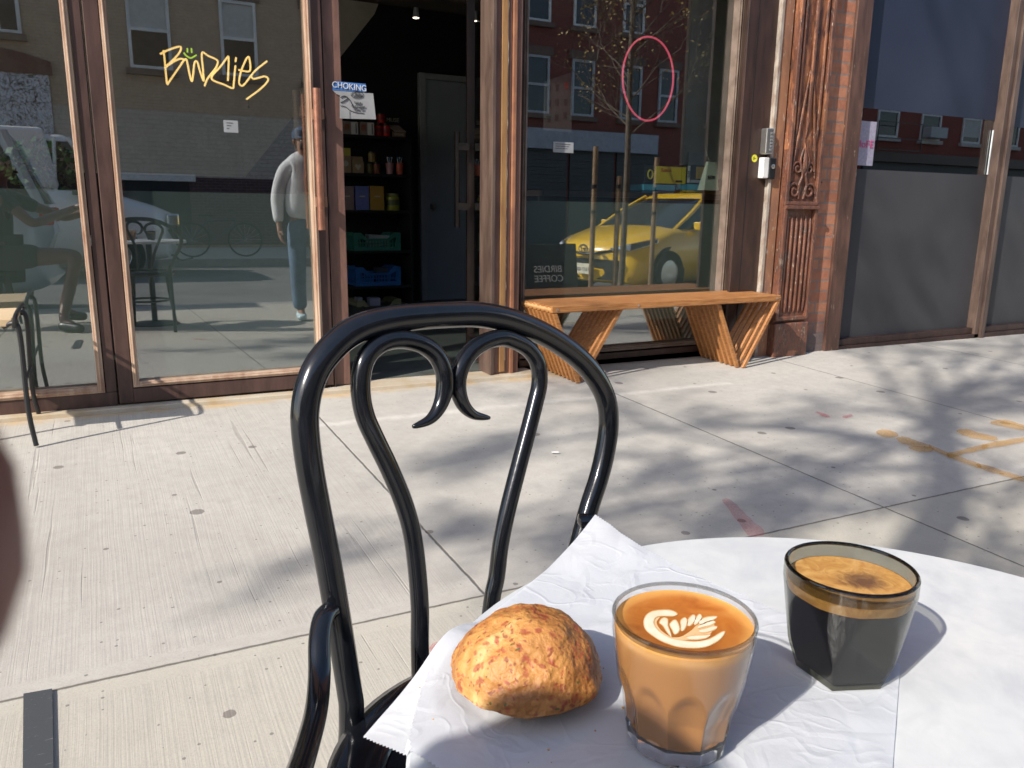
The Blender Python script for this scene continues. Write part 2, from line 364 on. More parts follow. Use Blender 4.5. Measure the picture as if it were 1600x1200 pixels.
# interior beam over the doorway
MB().box(1.9, 4.1, 1.9, 2.2, 2.22, 2.46).build('ceiling_beam', pm('beam_brown', (.10, .075, .055), .8), bd)
FILM = NT('frosted_film'); FILM.set(Roughness=.55); FILM.col(FILM.ramp(FILM.noise(FILM.mapv(), 1.6, 3), [(.3, (.145, .175, .163)), (.7, (.178, .205, .192))])); FILM = FILM.m
def glazed(root, x0, x1, z0, z1, y, bead, zf, bw=.026, beadmat=BEAD, bz=None, gname='glass_pane', yo=0.0):
    g = MB().box(x0-.008, x1+.008, y, y+.006, z0-.008, z1+.008).build(gname, GLASS, root)
    MB().box(x0-.006, x1+.006, y+.0075, y+.0085, z0-.006, zf).build('frosted_film', FILM, root)
    m = MB()
    for (a, b, c, d) in ((x0-bw, x0, z0-bw, z1+bw), (x1, x1+bw, z0-bw, z1+bw)):
        m.box(a, b, yo-.004, yo+.05, c, d); m.box(a+bw*.35, a+bw*.6, yo-.012, yo-.003, c+.01, d-.01)
    for (c, d) in ((z0-bw, z0), (z1, z1+bw)):
        m.box(x0, x1, yo-.003, yo+.05, c, d); m.box(x0+.01, x1-.01, yo-.011, yo-.002, c+bw*.4, c+bw*.65)
    m.build('glazing_bead', beadmat, root, bevel=.002)
# left window
lw = thing('shop_window', 'large shop window left of the glass door, plant and counter seen behind it', 'window', (-1.6, 0, 0))
m = MB(); m.box(-3.3, .029, 0, .11, .002, .062); m.box(-3.3, .029, 0, .11, 2.55, TOPZ)
m.box(-.0105, .029, 0, .11, .062, 2.55); m.box(-3.3, -3.2, 0, .11, .062, 2.55); m.build('window_frame', BROWN, lw, bevel=.003)
glazed(lw, -3.17, -.040, .088, 2.52, .045, BEAD, .872)
# closed glass door leaf
gd = thing('glass_door', 'closed left leaf of the cafe double door with copper pull bar', 'door', (.5, 0, 0))
m = MB(); m.box(.035, .090, -.002, .055, .008, 2.60); m.box(.890, .936, .006, .055, .008, 2.60); m.box(.090, .890, -.002, .055, .008, .070); m.box(.090, .890, -.002, .055, 2.53, 2.60)
m.build('door_frame', BROWN, gd, bevel=.003)
glazed(gd, .116, .866, .098, 2.50, .03, BEAD, .872, bw=.024)
COPPER = pm('copper_pull_bar', (.42, .20, .13), .38, (.30, .13, .085), 40, metal=.55, bump=.2)
h = MB().tube([(.885, -.075, .72), (.885, -.075, 1.305)], .0165, 14).build('door_handle', COPPER, gd, smooth=True)
for z in (.84, 1.205):
    MB().box(.878, .915, -.075, .006, z-.022, z+.022).build('bracket', pm('bronze_bracket', (.30, .17, .11), .4, metal=.5), h, bevel=.002)
h2 = MB().tube([(.845, .125, .75), (.845, .125, 1.315)], .0165, 14).build('door_handle', pm('brown_pull_bar', (.14, .09, .07), .4), gd, smooth=True)
for z in (.86, 1.225):
    MB().box(.85, .93, .055, .125, z-.022, z+.022).build('bracket', pm('bronze_bracket', (.30, .17, .11)), h2, bevel=.002)
# door posts
dp = thing('door_frame_post', 'pinkish brown steel post between the glass door and the open doorway', 'door post', (.98, 0, 0))
MB().box(.945, 1.022, .028, .13, .0, TOPZ).build('post', PINKB, dp, bevel=.003)
MB().box(.940, .946, .01, .04, .0, TOPZ).build('stop_strip', DKBROWN, dp)
rp = thing('door_frame_post', 'brown and orange weathered post between the open doorway and the right window', 'door post', (1.83, 0, 0))
m = MB(); m.box(1.738, 1.758, -.012, .13, -.02, TOPZ); m.build('edge_strip', GREYW, rp, bevel=.003)
MB().box(1.758, 1.848, .006, .13, -.02, TOPZ).build('post', PINKB, rp, bevel=.003)
MB().box(1.792, 1.823, -.002, .008, .0, TOPZ).build('ochre_strip', frame_paint('ochre_flaked_paint', (.34, .19, .075), (.24, .12, .05), (.46, .33, .2), .03), rp, bevel=.002)
m = MB(); m.tube([(1.825+random.uniform(-.0015, .0015), .002, .06+i*.022) for i in range(118)], [random.uniform(.0008, .0032) for i in range(118)], 6)
m.build('old_caulk', pm('pale_caulk', (.5, .42, .33), .8), rp)
MB().box(1.851, 1.872, -.004, .13, -.02, TOPZ).build('edge_strip', pm('orange_brown_paint', (.33, .15, .08), .4, (.22, .10, .06), 10, bump=.2), rp, bevel=.003)
MB().box(1.874, 1.905, .008, .13, -.02, TOPZ).build('post', PINKB, rp, bevel=.003)
# door header
MB().box(1.022, 1.738, .02, .13, 2.60, TOPZ).build('door_header', DKBROWN, dp)
# right window
rw = thing('shop_window', 'large shop window behind the slatted bench with pink neon ring', 'window', (2.6, 0, 0))
m = MB(); m.box(1.88, 3.39, .10, .20, -.07, .030); m.box(1.88, 3.39, .10, .20, 2.55, TOPZ); m.build('window_frame', DKBROWN, rw, bevel=.003)
glazed(rw, 1.986, 3.322, .062, 2.52, .145, BEAD, .863, bw=.023, yo=.10, beadmat=pm('dull_bead', (.20, .15, .12), .35, (.12, .085, .065), 12))
m = MB(); m.box(3.345, 3.392, .09, .16, -.05, TOPZ); m.build('bright_edge_strip', GREYW, rw, bevel=.002)
MB().box(3.394, 3.52, .10, .14, -.05, TOPZ).build('return_board', DKBROWN, rw); MB().box(1.88, 1.962, .10, .16, -.05, TOPZ).build('return_board', DKBROWN, rw)
MB().box(3.302, 3.515, -.004, .018, -.06, TOPZ).build('side_panel', DKBROWN, rw, bevel=.003)
MB().box(3.37, 3.374, -.006, .0, -.05, TOPZ).build('panel_groove', pm('groove_black', (.01, .008, .007), .8), rw)
# inner ledge of black partition under the film
# open leaf
ol = thing('glass_door', 'open right leaf of the double door swung inward, dark pull bar', 'door', (1.76, .05, 0))
dirv = Vector((.30, .954, 0)).normalized(); nv = Vector((-dirv.y, dirv.x, 0)); O = Vector((1.765, .10, .01))
def leaf(u, v, z): return O + dirv*u + nv*v + Vector((0, 0, z))
def lbox(m, u0, u1, v0, v1, z0, z1):
    for a in [0]:
        vs = [m.bm.verts.new(leaf(u, v, z)) for u in (u0, u1) for v in (v0, v1) for z in (z0, z1)]
        for f in ((0,1,3,2),(4,6,7,5),(0,4,5,1),(2,3,7,6),(0,2,6,4),(1,5,7,3)): m.bm.faces.new([vs[i] for i in f])
m = MB(); lbox(m, 0, .05, -.025, .025, 0, 2.55); lbox(m, .66, .705, -.025, .025, 0, 2.55); lbox(m, .05, .66, -.025, .025, 0, .08); lbox(m, .05, .66, -.025, .025, 2.47, 2.55); m.build('door_frame', DKBROWN, ol, bevel=.003)
m = MB(); lbox(m, .05, .66, -.003, .003, .08, 2.47); m.build('glass_pane', GLASS, ol)
hb = MB(); hb.tube([leaf(.62, .085, .70), leaf(.62, .085, 1.23)], .0165, 12); hb = hb.build('door_handle', pm('dark_pull_bar', (.022, .014, .012), .45), ol, smooth=True)
m = MB(); lbox(m, .60, .64, .02, .085, .80, .84); lbox(m, .60, .64, .02, .085, 1.13, 1.17); m.build('bracket', pm('dark_pull_bar', (.05, .033, .028)), hb)
# ------------------------------------------------------------------ pilaster, brick pier, neighbour front
FLAKE = NT('flaking_iron_paint'); t = FLAKE; v = t.mapv((10, 10, 3.2)); f = t.noise(v, 1.5, 10, .78, .8)
c = t.ramp(f, [(.30, (.035, .022, .020)), (.42, (.085, .038, .028)), (.52, (.19, .075, .042)), (.58, (.07, .036, .030)), (.66, (.34, .25, .18)), (.74, (.09, .06, .055))])
sz = t.n('SeparateXYZ'); t.l(t.tc.outputs['Object'], sz.inputs[0])
up = t.ramp(sz.outputs[2], [(.0, 0.0), (1.0, 1.0)])
f2 = t.noise(t.mapv((9, 9, 2.2)), 2.6, 6, .6, .6); hot = t.math('MULTIPLY', t.ramp(f2, [(.50, 0.0), (.58, 1.0)]), t.math('GREATER_THAN', sz.outputs[2], 1.18))
c = t.mix(t.math('MULTIPLY', hot, .7), c, (.36, .15, .07)); f3 = t.noise(t.mapv((20, 20, 7)), 3, 8, .7); c = t.mix(t.ramp(f3, [(.62, 0.0), (.66, .8)]), c, (.50, .42, .33))
t.col(c); t.set(Roughness=.42); t.bump(t.math('ADD', f, t.noise(t.mapv(), 60, 5)), .8, .004); FLAKE = FLAKE.m
pl = thing('iron_pilaster', 'old cast iron pilaster with flaking brown paint, fluting and scroll ornament', 'pilaster', (3.77, 0, 0))
px0, px1 = 3.62, 3.90
MB().box(px0, px1, -.075, .3, -.08, .16).build('base_block', FLAKE, pl, bevel=.008)
MB().box(px0+.012, px1-.012, -.048, .3, .16, TOPZ+.1).build('shaft', FLAKE, pl, bevel=.004)
m = MB()
for a, b in ((px0+.002, px0+.028), (px1-.028, px1-.002)): m.box(a, b, -.072, -.04, .18, TOPZ+.1)
m.build('edge_moulding', FLAKE, pl, bevel=.005)
m = MB(); m.box(px0+.004, px1-.004, -.085, -.04, .84, .862); m.box(px0+.01, px1-.01, -.075, -.04, .862, .885); m.build('ledge', FLAKE, pl, bevel=.005); MB().box(px0+.01, px1-.01, -.07, -.04, .175, .20).build('ledge', FLAKE, pl, bevel=.005)
m = MB()
for i in range(6):
    x = px0+.048+i*.0375
    m.tube([(x, -.052, .225), (x, -.055, .26), (x, -.055, .76), (x, -.05, .80)], [.004, .0085, .0085, .003], 10)
m.build('flutes', FLAKE, pl, smooth=True)
m = MB(); cx = (px0+px1)/2
def spiral(cx, cz, r0, turns, sgn, a0, n=30):
    return [(cx+sgn*math.cos(a0+t/n*turns*2*math.pi)*r0*(1-.8*t/n), -.055, cz+math.sin(a0+t/n*turns*2*math.pi)*r0*(1-.8*t/n)) for t in range(n+1)]
for sg in (-1, 1):
    m.tube(spiral(cx+sg*.062, .945, .052, 1.4, sg, -.3), .0075, 8); m.tube(spiral(cx+sg*.048, 1.075, .042, 1.4, sg, -.4), .0065, 8)
    m.tube(cr([(cx+sg*.02, -.052, .90), (cx+sg*.03, -.06, .98), (cx+sg*.012, -.062, 1.04), (cx+sg*.035, -.06, 1.12), (cx+sg*.008, -.055, 1.19)]), .0065, 8)
    m.tube([(cx+sg*.098, -.055, 1.02), (cx+sg*.07, -.055, 1.22), (cx+sg*.03, -.055, 1.50), (cx+sg*.012, -.055, 1.62)], [.004, .008, .007, .003], 8)
    m.tube([(cx+sg*.085, -.05, 1.2), (cx+sg*.085, -.055, 1.3), (cx+sg*.085, -.055, 2.6)], [.003, .009, .009], 8)
m.tube([(cx, -.05, 1.02), (cx, -.062, 1.08), (cx, -.062, 1.14), (cx, -.05, 1.22)], [.003, .016, .012, .002], 8)
m.tube([(cx, -.05, 1.25), (cx, -.058, 1.35), (cx, -.058, 2.6)], [.003, .012, .010], 8)
m.build('scroll_ornament', FLAKE, pl, smooth=True)
rj = thing('rusted_jamb_strip', 'narrow rust flaked metal strip left of the iron pilaster', 'jamb', (3.57, 0, 0))
MB().box(3.517, 3.538, -.03, .12, -.06, TOPZ).build('bright_edge', pm('worn_steel_edge', (.45, .40, .34), .4, (.25, .18, .14), 14, stretch=(3, 3, 1)), rj, bevel=.002)
MB().box(3.540, 3.618, -.022, .12, -.06, TOPZ).build('rusted_face', frame_paint('rust_flake', (.36, .17, .09), (.20, .11, .08), (.50, .40, .30), .09), rj, bevel=.003)
bp = thing('brick_pier', 'narrow red brick pier right of the iron pilaster', 'brick pier', (4.0, 0, 0))
MB().box(3.902, 4.112, -.012, .3, -.1, TOPZ+.3).build('brickwork', BRICK, bp)
m = MB(); m.tube([(3.945, -.013, .99), (3.955, -.016, .985), (3.95, -.014, .975)], .004, 6); m.tube([(3.96, -.012, 1.005), (3.968, -.015, 1.0)], .003, 6); m.build('old_anchor', RUBBER, bp)
ns = thing('neighbour_shopfront', 'dark neighbouring shopfront covered in black film with one clear strip', 'shopfront', (5.5, 0, 0))
MB().box(4.114, 4.243, -.03, .15, -.1, TOPZ+.3).build('corner_post', frame_paint('corner_post_paint', (.13, .065, .045), (.06, .03, .022), (.34, .24, .17), .06), ns, bevel=.004)
for a in (5.66, 7.55, 9.4):
    m = MB(); m.box(a, a+.05, -.02, .1, -.1, TOPZ+.3); m.box(a+.052, a+.10, -.035, .1, -.1, TOPZ+.3); m.box(a+.102, a+.135, -.015, .1, -.1, TOPZ+.3)
    m.build('mullion', GREYW, ns, bevel=.003)
m = MB(); m.box(4.243, 12, -.02, .1, -.14, -.03); m.box(4.243, 12, .0, .1, -.03, .012); m.build('sill', DKBROWN, ns, bevel=.003)
NAVY = pm('navy_window_tint', (.030, .037, .062), .45, (.022, .028, .050), 1.3, spec=.25)
CHAR = pm('charcoal_window_film', (.055, .055, .060), .45, (.045, .045, .050), 1.6, spec=.25)
for k, (a, b) in enumerate(((4.243, 5.66), (5.795, 7.55), (7.685, 9.4))):
    MB().box(a, b, .05, .056, .012, TOPZ+.25).build('glass_pane', STRIPGLASS, ns)
    MB().box(a, b, .045, .0485, .012, 1.095).build('lower_film', CHAR, ns)
    zt = 1.515-.03*k
    MB().box(a, b, .045, .0485, zt-.05, TOPZ+.25).build('upper_film', NAVY, ns)
MB().box(4.2, 12, .6, .65, -.1, 3).build('back_panel', BLACKW, ns)
MB().box(5.648, 5.656, .038, .044, 1.10, 1.40).build('light_strip_edge', pm('white_edge', (.75, .8, .8), .3), ns)
# lilac sign panel in the strip
sg = thing('lilac_window_sign', 'small lilac white panel with pink letters in the clear strip of the dark shopfront', 'sign', (4.33, .03, 1.25))
LIL = pm('lilac_sign', (.34, .32, .40), .6, (.26, .24, .32), 60)
MB().box(4.252, 4.455, .034, .042, 1.118, 1.385).build('panel', LIL, sg)
text('lettering', 'MoFE', .062, face_street((4.36, .032, 1.245)), pm('pink_letters', (.55, .06, .20), .5), sg, sx=1.2)
# intercom etc
ic = thing('keypad', 'silver door keypad on the brown panel edge beside the iron pilaster', 'keypad', (3.48, -.02, 1.2))
MB().box(3.452, 3.505, -.055, -.004, 1.145, 1.288).build('housing', STEEL, ic, bevel=.006)
m = MB()
for r in range(6):
    for q in range(2): m.box(3.480+q*.011, 3.488+q*.011, -.058, -.054, 1.165+r*.018, 1.176+r*.018)
m.build('buttons', pm('grey_buttons', (.2, .2, .21), .4), ic)
db = thing('doorbell_camera', 'white and black doorbell camera below the silver keypad', 'doorbell', (3.5, -.02, 1.07))
MB().box(3.452, 3.497, -.045, -.004, 1.012, 1.128).build('white_housing', WHITEP, db, bevel=.005)
MB().box(3.498, 3.545, -.05, -.004, 1.008, 1.126).build('black_housing', BLKMET, db, bevel=.005)
MR = Matrix.Rotation(R(90), 4, 'X')
MB().lathe([(0, 0), (.013, 0), (.013, .004), (.008, .006), (0, .006)], (3.521, -.05, 1.078), 20, MR).build('bell_button', STEEL, db, smooth=True)
ys = thing('round_sticker', 'small yellow round sticker on the dark brown panel', 'sticker', (3.418, -.006, 1.12))
MB().lathe([(0, 0), (.021, 0), (.021, .001), (0, .001)], (3.418, -.0045, 1.122), 24, MR).build('sticker_disc', pm('yellow_sticker', (.75, .70, .05), .5), ys)
m = MB(); m.box(3.410, 3.414, -.0065, -.0056, 1.113, 1.131); m.box(3.416, 3.428, -.0065, -.0056, 1.120, 1.123); m.build('mark', RUBBER, ys)
# ------------------------------------------------------------------ inside the shop
SHY = 2.92
sh = thing('shelf_unit', 'black wall shelves seen through the open doorway holding goods and crates', 'shelves', (2.1, SHY, 0))
sx0, sx1 = at(520, 300, SHY).x, at(640, 300, SHY).x
SHZ = [at(590, y, SHY).z for y in (212.5, 271.5, 328.5, 391.5, 446.5, 500.5)]
for z in SHZ: MB().box(sx0, sx1, SHY-.02, WY-.01, z-.022, z).build('shelf_board', BLACKW, sh)
MB().box(sx1, sx1+.02, SHY-.02, WY-.01, -.05, SHZ[0]).build('side_board', BLACKW, sh)
def ib(x0, x1, y0, zfloor, Y=SHY, dep=.10):             # photo extents -> box on a shelf
    a = at(x0, y0, Y); b = at(x1, y0, Y)
    return a.x, b.x, Y, Y+dep, zfloor, a.z
def ctr(x0, x1): a = at(x0, 300, SHY+.05); b = at(x1, 300, SHY+.05); return (a.x+b.x)/2, (b.x-a.x)/2
# small gift boxes
for k, (a, b, y) in enumerate(((536, 560, 189), (562, 585, 190))):
    X0, X1, Y0, Y1, Z0, Z1 = ib(a, b, y, SHZ[0]); X1 = X0+(X1-X0)*.98
    q = thing('gift_box', ['pale and brown card box, left of the two on the top shelf', 'pale and brown card box beside the red jars on the top shelf'][k], 'box', ((X0+X1)/2, Y0, Z0), group='card boxes on the top shelf')
    MB().box(X0, X1, Y0, Y1, Z0, Z1).build('box_body', pm('taupe_card', (.30, .25, .22), .7), q)
    MB().box(X0+(X1-X0)*.52, X1-.003, Y0-.002, Y0, Z0+.004, Z1-.004).build('white_label', pm('white_card', (.75, .73, .72), .7), q)
    MB().box(X0+(X1-X0)*.82, X0+(X1-X0)*.88, Y0-.003, Y0-.002, Z0+.012, Z1-.012).build('label_print', RUBBER, q)
    m = MB()
    for i in range(5): m.box(X0+.012+i*.008, X0+.017+i*.008, Y0-.003, Y0, Z0+.03+(i % 2)*.01, Z1-.02)
    m.build('rust_print', pm('rust_ink', (.35, .10, .06), .7), q)
def jar(name, label, cat, cx, r, z0, z1, mat, group=None, lid=None, Y=SHY+.06, band=None):
    q = thing(name, label, cat, (cx, Y, z0), group=group)
    h = z1-z0
    MB().lathe([(0, 0), (r*.92, 0), (r, h*.06), (r, h*.78), (r*.8, h*.86), (r*.8, h*.9), (0, h*.9)], (cx, Y, z0), 20).build('jar_body', mat, q, smooth=True)
    MB().lathe([(0, h*.86), (r*.85, h*.86), (r*.85, h), (0, h)], (cx, Y, z0), 20).build('lid', lid or BLKMET, q, smooth=True)
    if band: MB().lathe([(r*1.01, h*.3), (r*1.01, h*.62)], (cx, Y, z0), 20).build('label_band', band, q)
    return q
RED = pm('red_jar', (.55, .02, .015), .25)
zt = at(599, 176, SHY).z; zm = at(599, 192, SHY).z
c_, r_ = ctr(588, 599.6); jar('tin_jar', 'red jar, lower left of the three stacked red jars', 'jar', c_, r_, SHZ[0], zm, RED, 'red jars on the top shelf', band=pm('dark_red_print', (.25, .01, .01), .5))
c_, r_ = ctr(600, 611.6); jar('tin_jar', 'red jar, lower right of the three stacked red jars', 'jar', c_, r_, SHZ[0], zm, RED, 'red jars on the top shelf', band=pm('dark_red_print', (.25, .01, .01), .5))
c_, r_ = ctr(592.6, 604.4); jar('tin_jar', 'red jar stacked on top of the other two red jars', 'jar', c_, r_, zm+.001, zt, RED, 'red jars on the top shelf', band=pm('dark_red_print', (.25, .01, .01), .5))
q = thing('display_tray', 'small tan counter display tray right of the red jars', 'display tray', (at(622, 205, SHY).x, SHY, SHZ[0]))
X0, X1 = at(613, 205, SHY).x, at(633, 205, SHY).x; z1_ = at(620, 206, SHY).z
MB().box(X0, X1, SHY-.01, SHY+.01, SHZ[0], z1_).build('front_panel', pm('dark_tan_card', (.20, .12, .08), .7), q)
MB().prism([(X0-.01, SHY+.10, z1_+.055), (X1-.02, SHY+.10, z1_+.055), (X1+.008, SHY-.005, z1_), (X0+.02, SHY-.005, z1_)], (0, 0, .006)).build('tilted_tray', pm('tan_card', (.40, .31, .25), .7), q)
MB().box(X0-.005, X1-.02, SHY+.10, SHY+.106, SHZ[0], at(620, 181, SHY).z).build('back_card', BLACKW, q)
text('lettering', 'MUSE', .045, face_street((X0+.038, SHY+.095, at(618, 186, SHY).z)), pm('cream_ink', (.5, .45, .35), .6), q)
text('lettering', 'BREAK', .028, face_street(((X0+X1)/2, SHY-.012, SHZ[0]+.02)), pm('cream_ink', (.5, .45, .35), .6), q)
# coffee bags
KR = pm('kraft_paper', (.34, .24, .15), .8, (.28, .19, .11), 20)
def bag(label, x0, x1, y0, top=None, heart=False):
    X0, X1, Y0, Y1, Z0, Z1 = ib(x0, x1, y0, SHZ[1]); q = thing('coffee_bag', label, 'coffee bag', ((X0+X1)/2, Y0, Z0), group='kraft coffee bags')
    cx = (X0+X1)/2; w_ = (X1-X0)/2
    MB().loft([[(cx-w_, Y0, Z0), (cx+w_, Y0, Z0), (cx+w_, Y0+.07, Z0), (cx-w_, Y0+.07, Z0)], [(cx-w_, Y0, Z0+(Z1-Z0)*.6), (cx+w_, Y0, Z0+(Z1-Z0)*.6), (cx+w_, Y0+.07, Z0+(Z1-Z0)*.6), (cx-w_, Y0+.07, Z0+(Z1-Z0)*.6)], [(cx-w_, Y0+.03, Z1), (cx+w_, Y0+.03, Z1), (cx+w_, Y0+.04, Z1), (cx-w_, Y0+.04, Z1)]]).build('bag_body', KR, q)
    zc = Z0+(Z1-Z0)*.38
    MB().prism([(cx+math.cos(a)*.022, Y0-.002, zc+math.sin(a)*.022) for a in [i*math.pi/8 for i in range(16)]] if not heart else [(cx, Y0-.002, zc-.026), (cx+.026, Y0-.002, zc+.005), (cx+.016, Y0-.002, zc+.022), (cx, Y0-.002, zc+.012), (cx-.016, Y0-.002, zc+.022), (cx-.026, Y0-.002, zc+.005)], (0, .002, 0)).build('round_print', pm('cream_ink', (.5, .45, .35)), q)
    if top: MB().box(cx-w_*.98, cx+w_*.98, Y0+.008, Y0+.03, Z0+(Z1-Z0)*.62, Z1+.002).build('top_label', top, q)
bag('tall kraft coffee bag with yellow top label, left on the second shelf', 531, 548, 231, pm('dull_yellow_card', (.52, .45, .08), .7))
bag('short kraft coffee bag with heart print on the second shelf', 550, 568, 244, None, True)
OL = pm('olive_spice', (.16, .13, .04), .4); RU = pm('russet_spice', (.22, .07, .03), .4); GLD = pm('amber_spice', (.30, .20, .06), .4)
zj = at(585, 253, SHY).z
c_, r_ = ctr(573, 583.5); jar('spice_jar', 'small olive spice jar, lower left of the stacked spice jars', 'jar', c_, r_, SHZ[1], zj, OL, 'spice jars on the second shelf')
c_, r_ = ctr(584.5, 595); jar('spice_jar', 'small russet spice jar, lower right of the stacked spice jars', 'jar', c_, r_, SHZ[1], zj, RU, 'spice jars on the second shelf')
c_, r_ = ctr(577, 588.5); jar('spice_jar', 'small amber spice jar on top of the other two spice jars', 'jar', c_, r_, zj+.001, at(585, 236, SHY).z, GLD, 'spice jars on the second shelf')
for k, (x0, x1, lab, c_) in enumerate(((604, 616.5, 'dusty pink tumbler with charm topped straws on the second shelf', (.50, .24, .26)), (619.5, 631.5, 'coral red tumbler with straws at the end of the second shelf', (.55, .10, .05)))):
    cx, r_ = ctr(x0, x1); z1_ = at(x0, 254, SHY).z; q = thing('tumbler', lab, 'tumbler', (cx, SHY+.06, SHZ[1]), group='tumblers with straws')
    MB().lathe([(0, 0), (r_*.72, 0), (r_, z1_-SHZ[1]), (r_*.9, z1_-SHZ[1]), (0, z1_-SHZ[1]-.01)], (cx, SHY+.06, SHZ[1]), 20).build('cup_body', pm('tumbler%d' % k, c_, .35), q, smooth=True)
    for i in range(3):
        dx = (-.018, .0, .018)[i]
        s_ = MB().tube([(cx+dx*.5, SHY+.06, z1_-.02), (cx+dx, SHY+.06, z1_+.035)], .003, 6).build('straw', WHITEP if i != 1 else pm('blue_straw', (.05, .25, .5), .4), q)
        MB().lathe([(0, -.009), (.009, 0), (0, .009)], (cx+dx, SHY+.055, z1_+.042), 10).build('straw_charm', WHITEP if (i+k) % 2 == 0 else pm('blue_straw', (.05, .25, .5)), s_)
for x0, x1, lab, c_ in ((532, 553.5, 'mauve carton on the third shelf next to the blue one', (.25, .17, .17)), (555, 577, 'periwinkle blue carton on the third shelf', (.13, .16, .40)), (578, 600.5, 'ochre yellow carton on the third shelf', (.42, .24, .03))):
    X0, X1, Y0, Y1, Z0, Z1 = ib(x0, x1, 290.5, SHZ[2]); q = thing('tea_carton', lab, 'carton', ((X0+X1)/2, Y0, Z0), group='coloured cartons on the third shelf')
    MB().box(X0, X1-.004, Y0, Y1, Z0, Z1).build('carton_body', pm('carton_%d' % x0, c_, .6), q, bevel=.002)
    MB().box(X0+(X1-X0)*.3, X0+(X1-X0)*.68, Y0-.002, Y0, Z0+(Z1-Z0)*.55, Z0+(Z1-Z0)*.6).build('print_line', pm('cream_ink', (.5, .45, .35)), q)
c_, r_ = ctr(603, 624.5); jar('glass_jar', 'squat olive yellow glass jar on the third shelf', 'jar', c_, r_, SHZ[2], at(612, 302, SHY).z, pm('olive_jar', (.34, .33, .05), .25), lid=pm('olive_lid', (.22, .22, .08), .4), band=pm('olive_dark_band', (.10, .10, .03), .5))
def crate(label, x0, x1, y0, z0, mat):
    X0, X1, Y0, Y1, Z0, Z1 = ib(x0, x1, y0, z0, SHY-.01, .26); q = thing('folding_crate', label, 'crate', ((X0+X1)/2, Y0, Z0), group='folding crates on the lower shelves')
    H = Z1-Z0; W_ = X1-X0
    MB().box(X0+.01, X1-.01, Y0+.01, Y1, Z0+.004, Z0+.012).build('crate_floor', mat, q)
    prof = [(0, 0), (W_, 0), (W_, H), (W_*.84, H), (W_*.72, H*.66), (W_*.28, H*.66), (W_*.16, H), (0, H)]
    for nm, yy in (('front_panel', Y0), ('back_panel', Y1-.006)):
        m = MB()
        m.box(X0, X1, yy, yy+.006, Z0, Z0+H*.22); m.box(X0, X0+W_*.10, yy, yy+.006, Z0+H*.22, Z1); m.box(X1-W_*.10, X1, yy, yy+.006, Z0+H*.22, Z1)
        m.prism([(X0+W_*.10, yy, Z1), (X0+W_*.16, yy, Z1), (X0+W_*.28, yy, Z0+H*.68), (X0+W_*.72, yy, Z0+H*.68), (X0+W_*.84, yy, Z1), (X0+W_*.90, yy, Z1), (X0+W_*.90, yy, Z0+H*.80), (X0+W_*.76, yy, Z0+H*.56), (X0+W_*.24, yy, Z0+H*.56), (X0+W_*.10, yy, Z0+H*.80)], (0, .006, 0))
        for i in range(13):
            x = X0+W_*(.12+i*.063); m.box(x, x+W_*.022, yy, yy+.006, Z0+H*.22, Z0+H*.58)
        m.box(X0+W_*.10, X1-W_*.10, yy+.001, yy+.005, Z0+H*.36, Z0+H*.42)
        m.build(nm, mat, q)
    for xx in (X0, X1-.006):
        m = MB(); m.box(xx, xx+.006, Y0+.006, Y1-.006, Z0, Z0+H*.2); m.box(xx, xx+.006, Y0+.006, Y1-.006, Z1-H*.16, Z1)
        for i in range(7): m.box(xx, xx+.006, Y0+.01+i*.035, Y0+.022+i*.035, Z0+H*.2, Z1-H*.16)
        m.build('side_panel', mat, q)
    return X0, X1, Y0, Z0, Z1
a = crate('dull green plastic folding crate, top of the three crates', 552, 626, 364, SHZ[3], pm('green_plastic', (.03, .17, .12), .45))
def papers(lab, a, u0, u1, dz, mat, slope=0):
    X0, X1, Y0, Z0, Z1 = a; q0, q1 = X0+(X1-X0)*u0, X0+(X1-X0)*u1
    o = MB().prism([(q0, Y0+.05, Z0+.015), (q1, Y0+.05, Z0+.015), (q1, Y0+.05, Z1-.01+dz), (q0, Y0+.05, Z1-.01+dz+slope)], (0, .10, 0)).build('goods_packet', mat); tag(o, lab, 'packet')
papers('pale packet lying in the green crate', a, .36, .80, -.015, pm('pale_packet', (.34, .36, .36), .7), .01)
a = crate('bright blue plastic folding crate, middle of the three crates', 556, 626, 418, SHZ[4], pm('blue_plastic', (.02, .12, .36), .45))
papers('dark packet standing in the blue crate', a, .5, .75, .0, pm('dark_packet', (.03, .04, .05), .7))
a = crate('cream yellow plastic folding crate, lowest of the three crates', 558, 627, 470, SHZ[5], pm('cream_plastic', (.26, .25, .14), .45))
papers('grey white packet at the left of the cream crate', a, .05, .16, .03, pm('grey_packet', (.30, .30, .36), .7)); papers('lilac white card box in the middle of the cream crate', a, .33, .56, .022, pm('lilac_packet', (.34, .34, .44), .7))
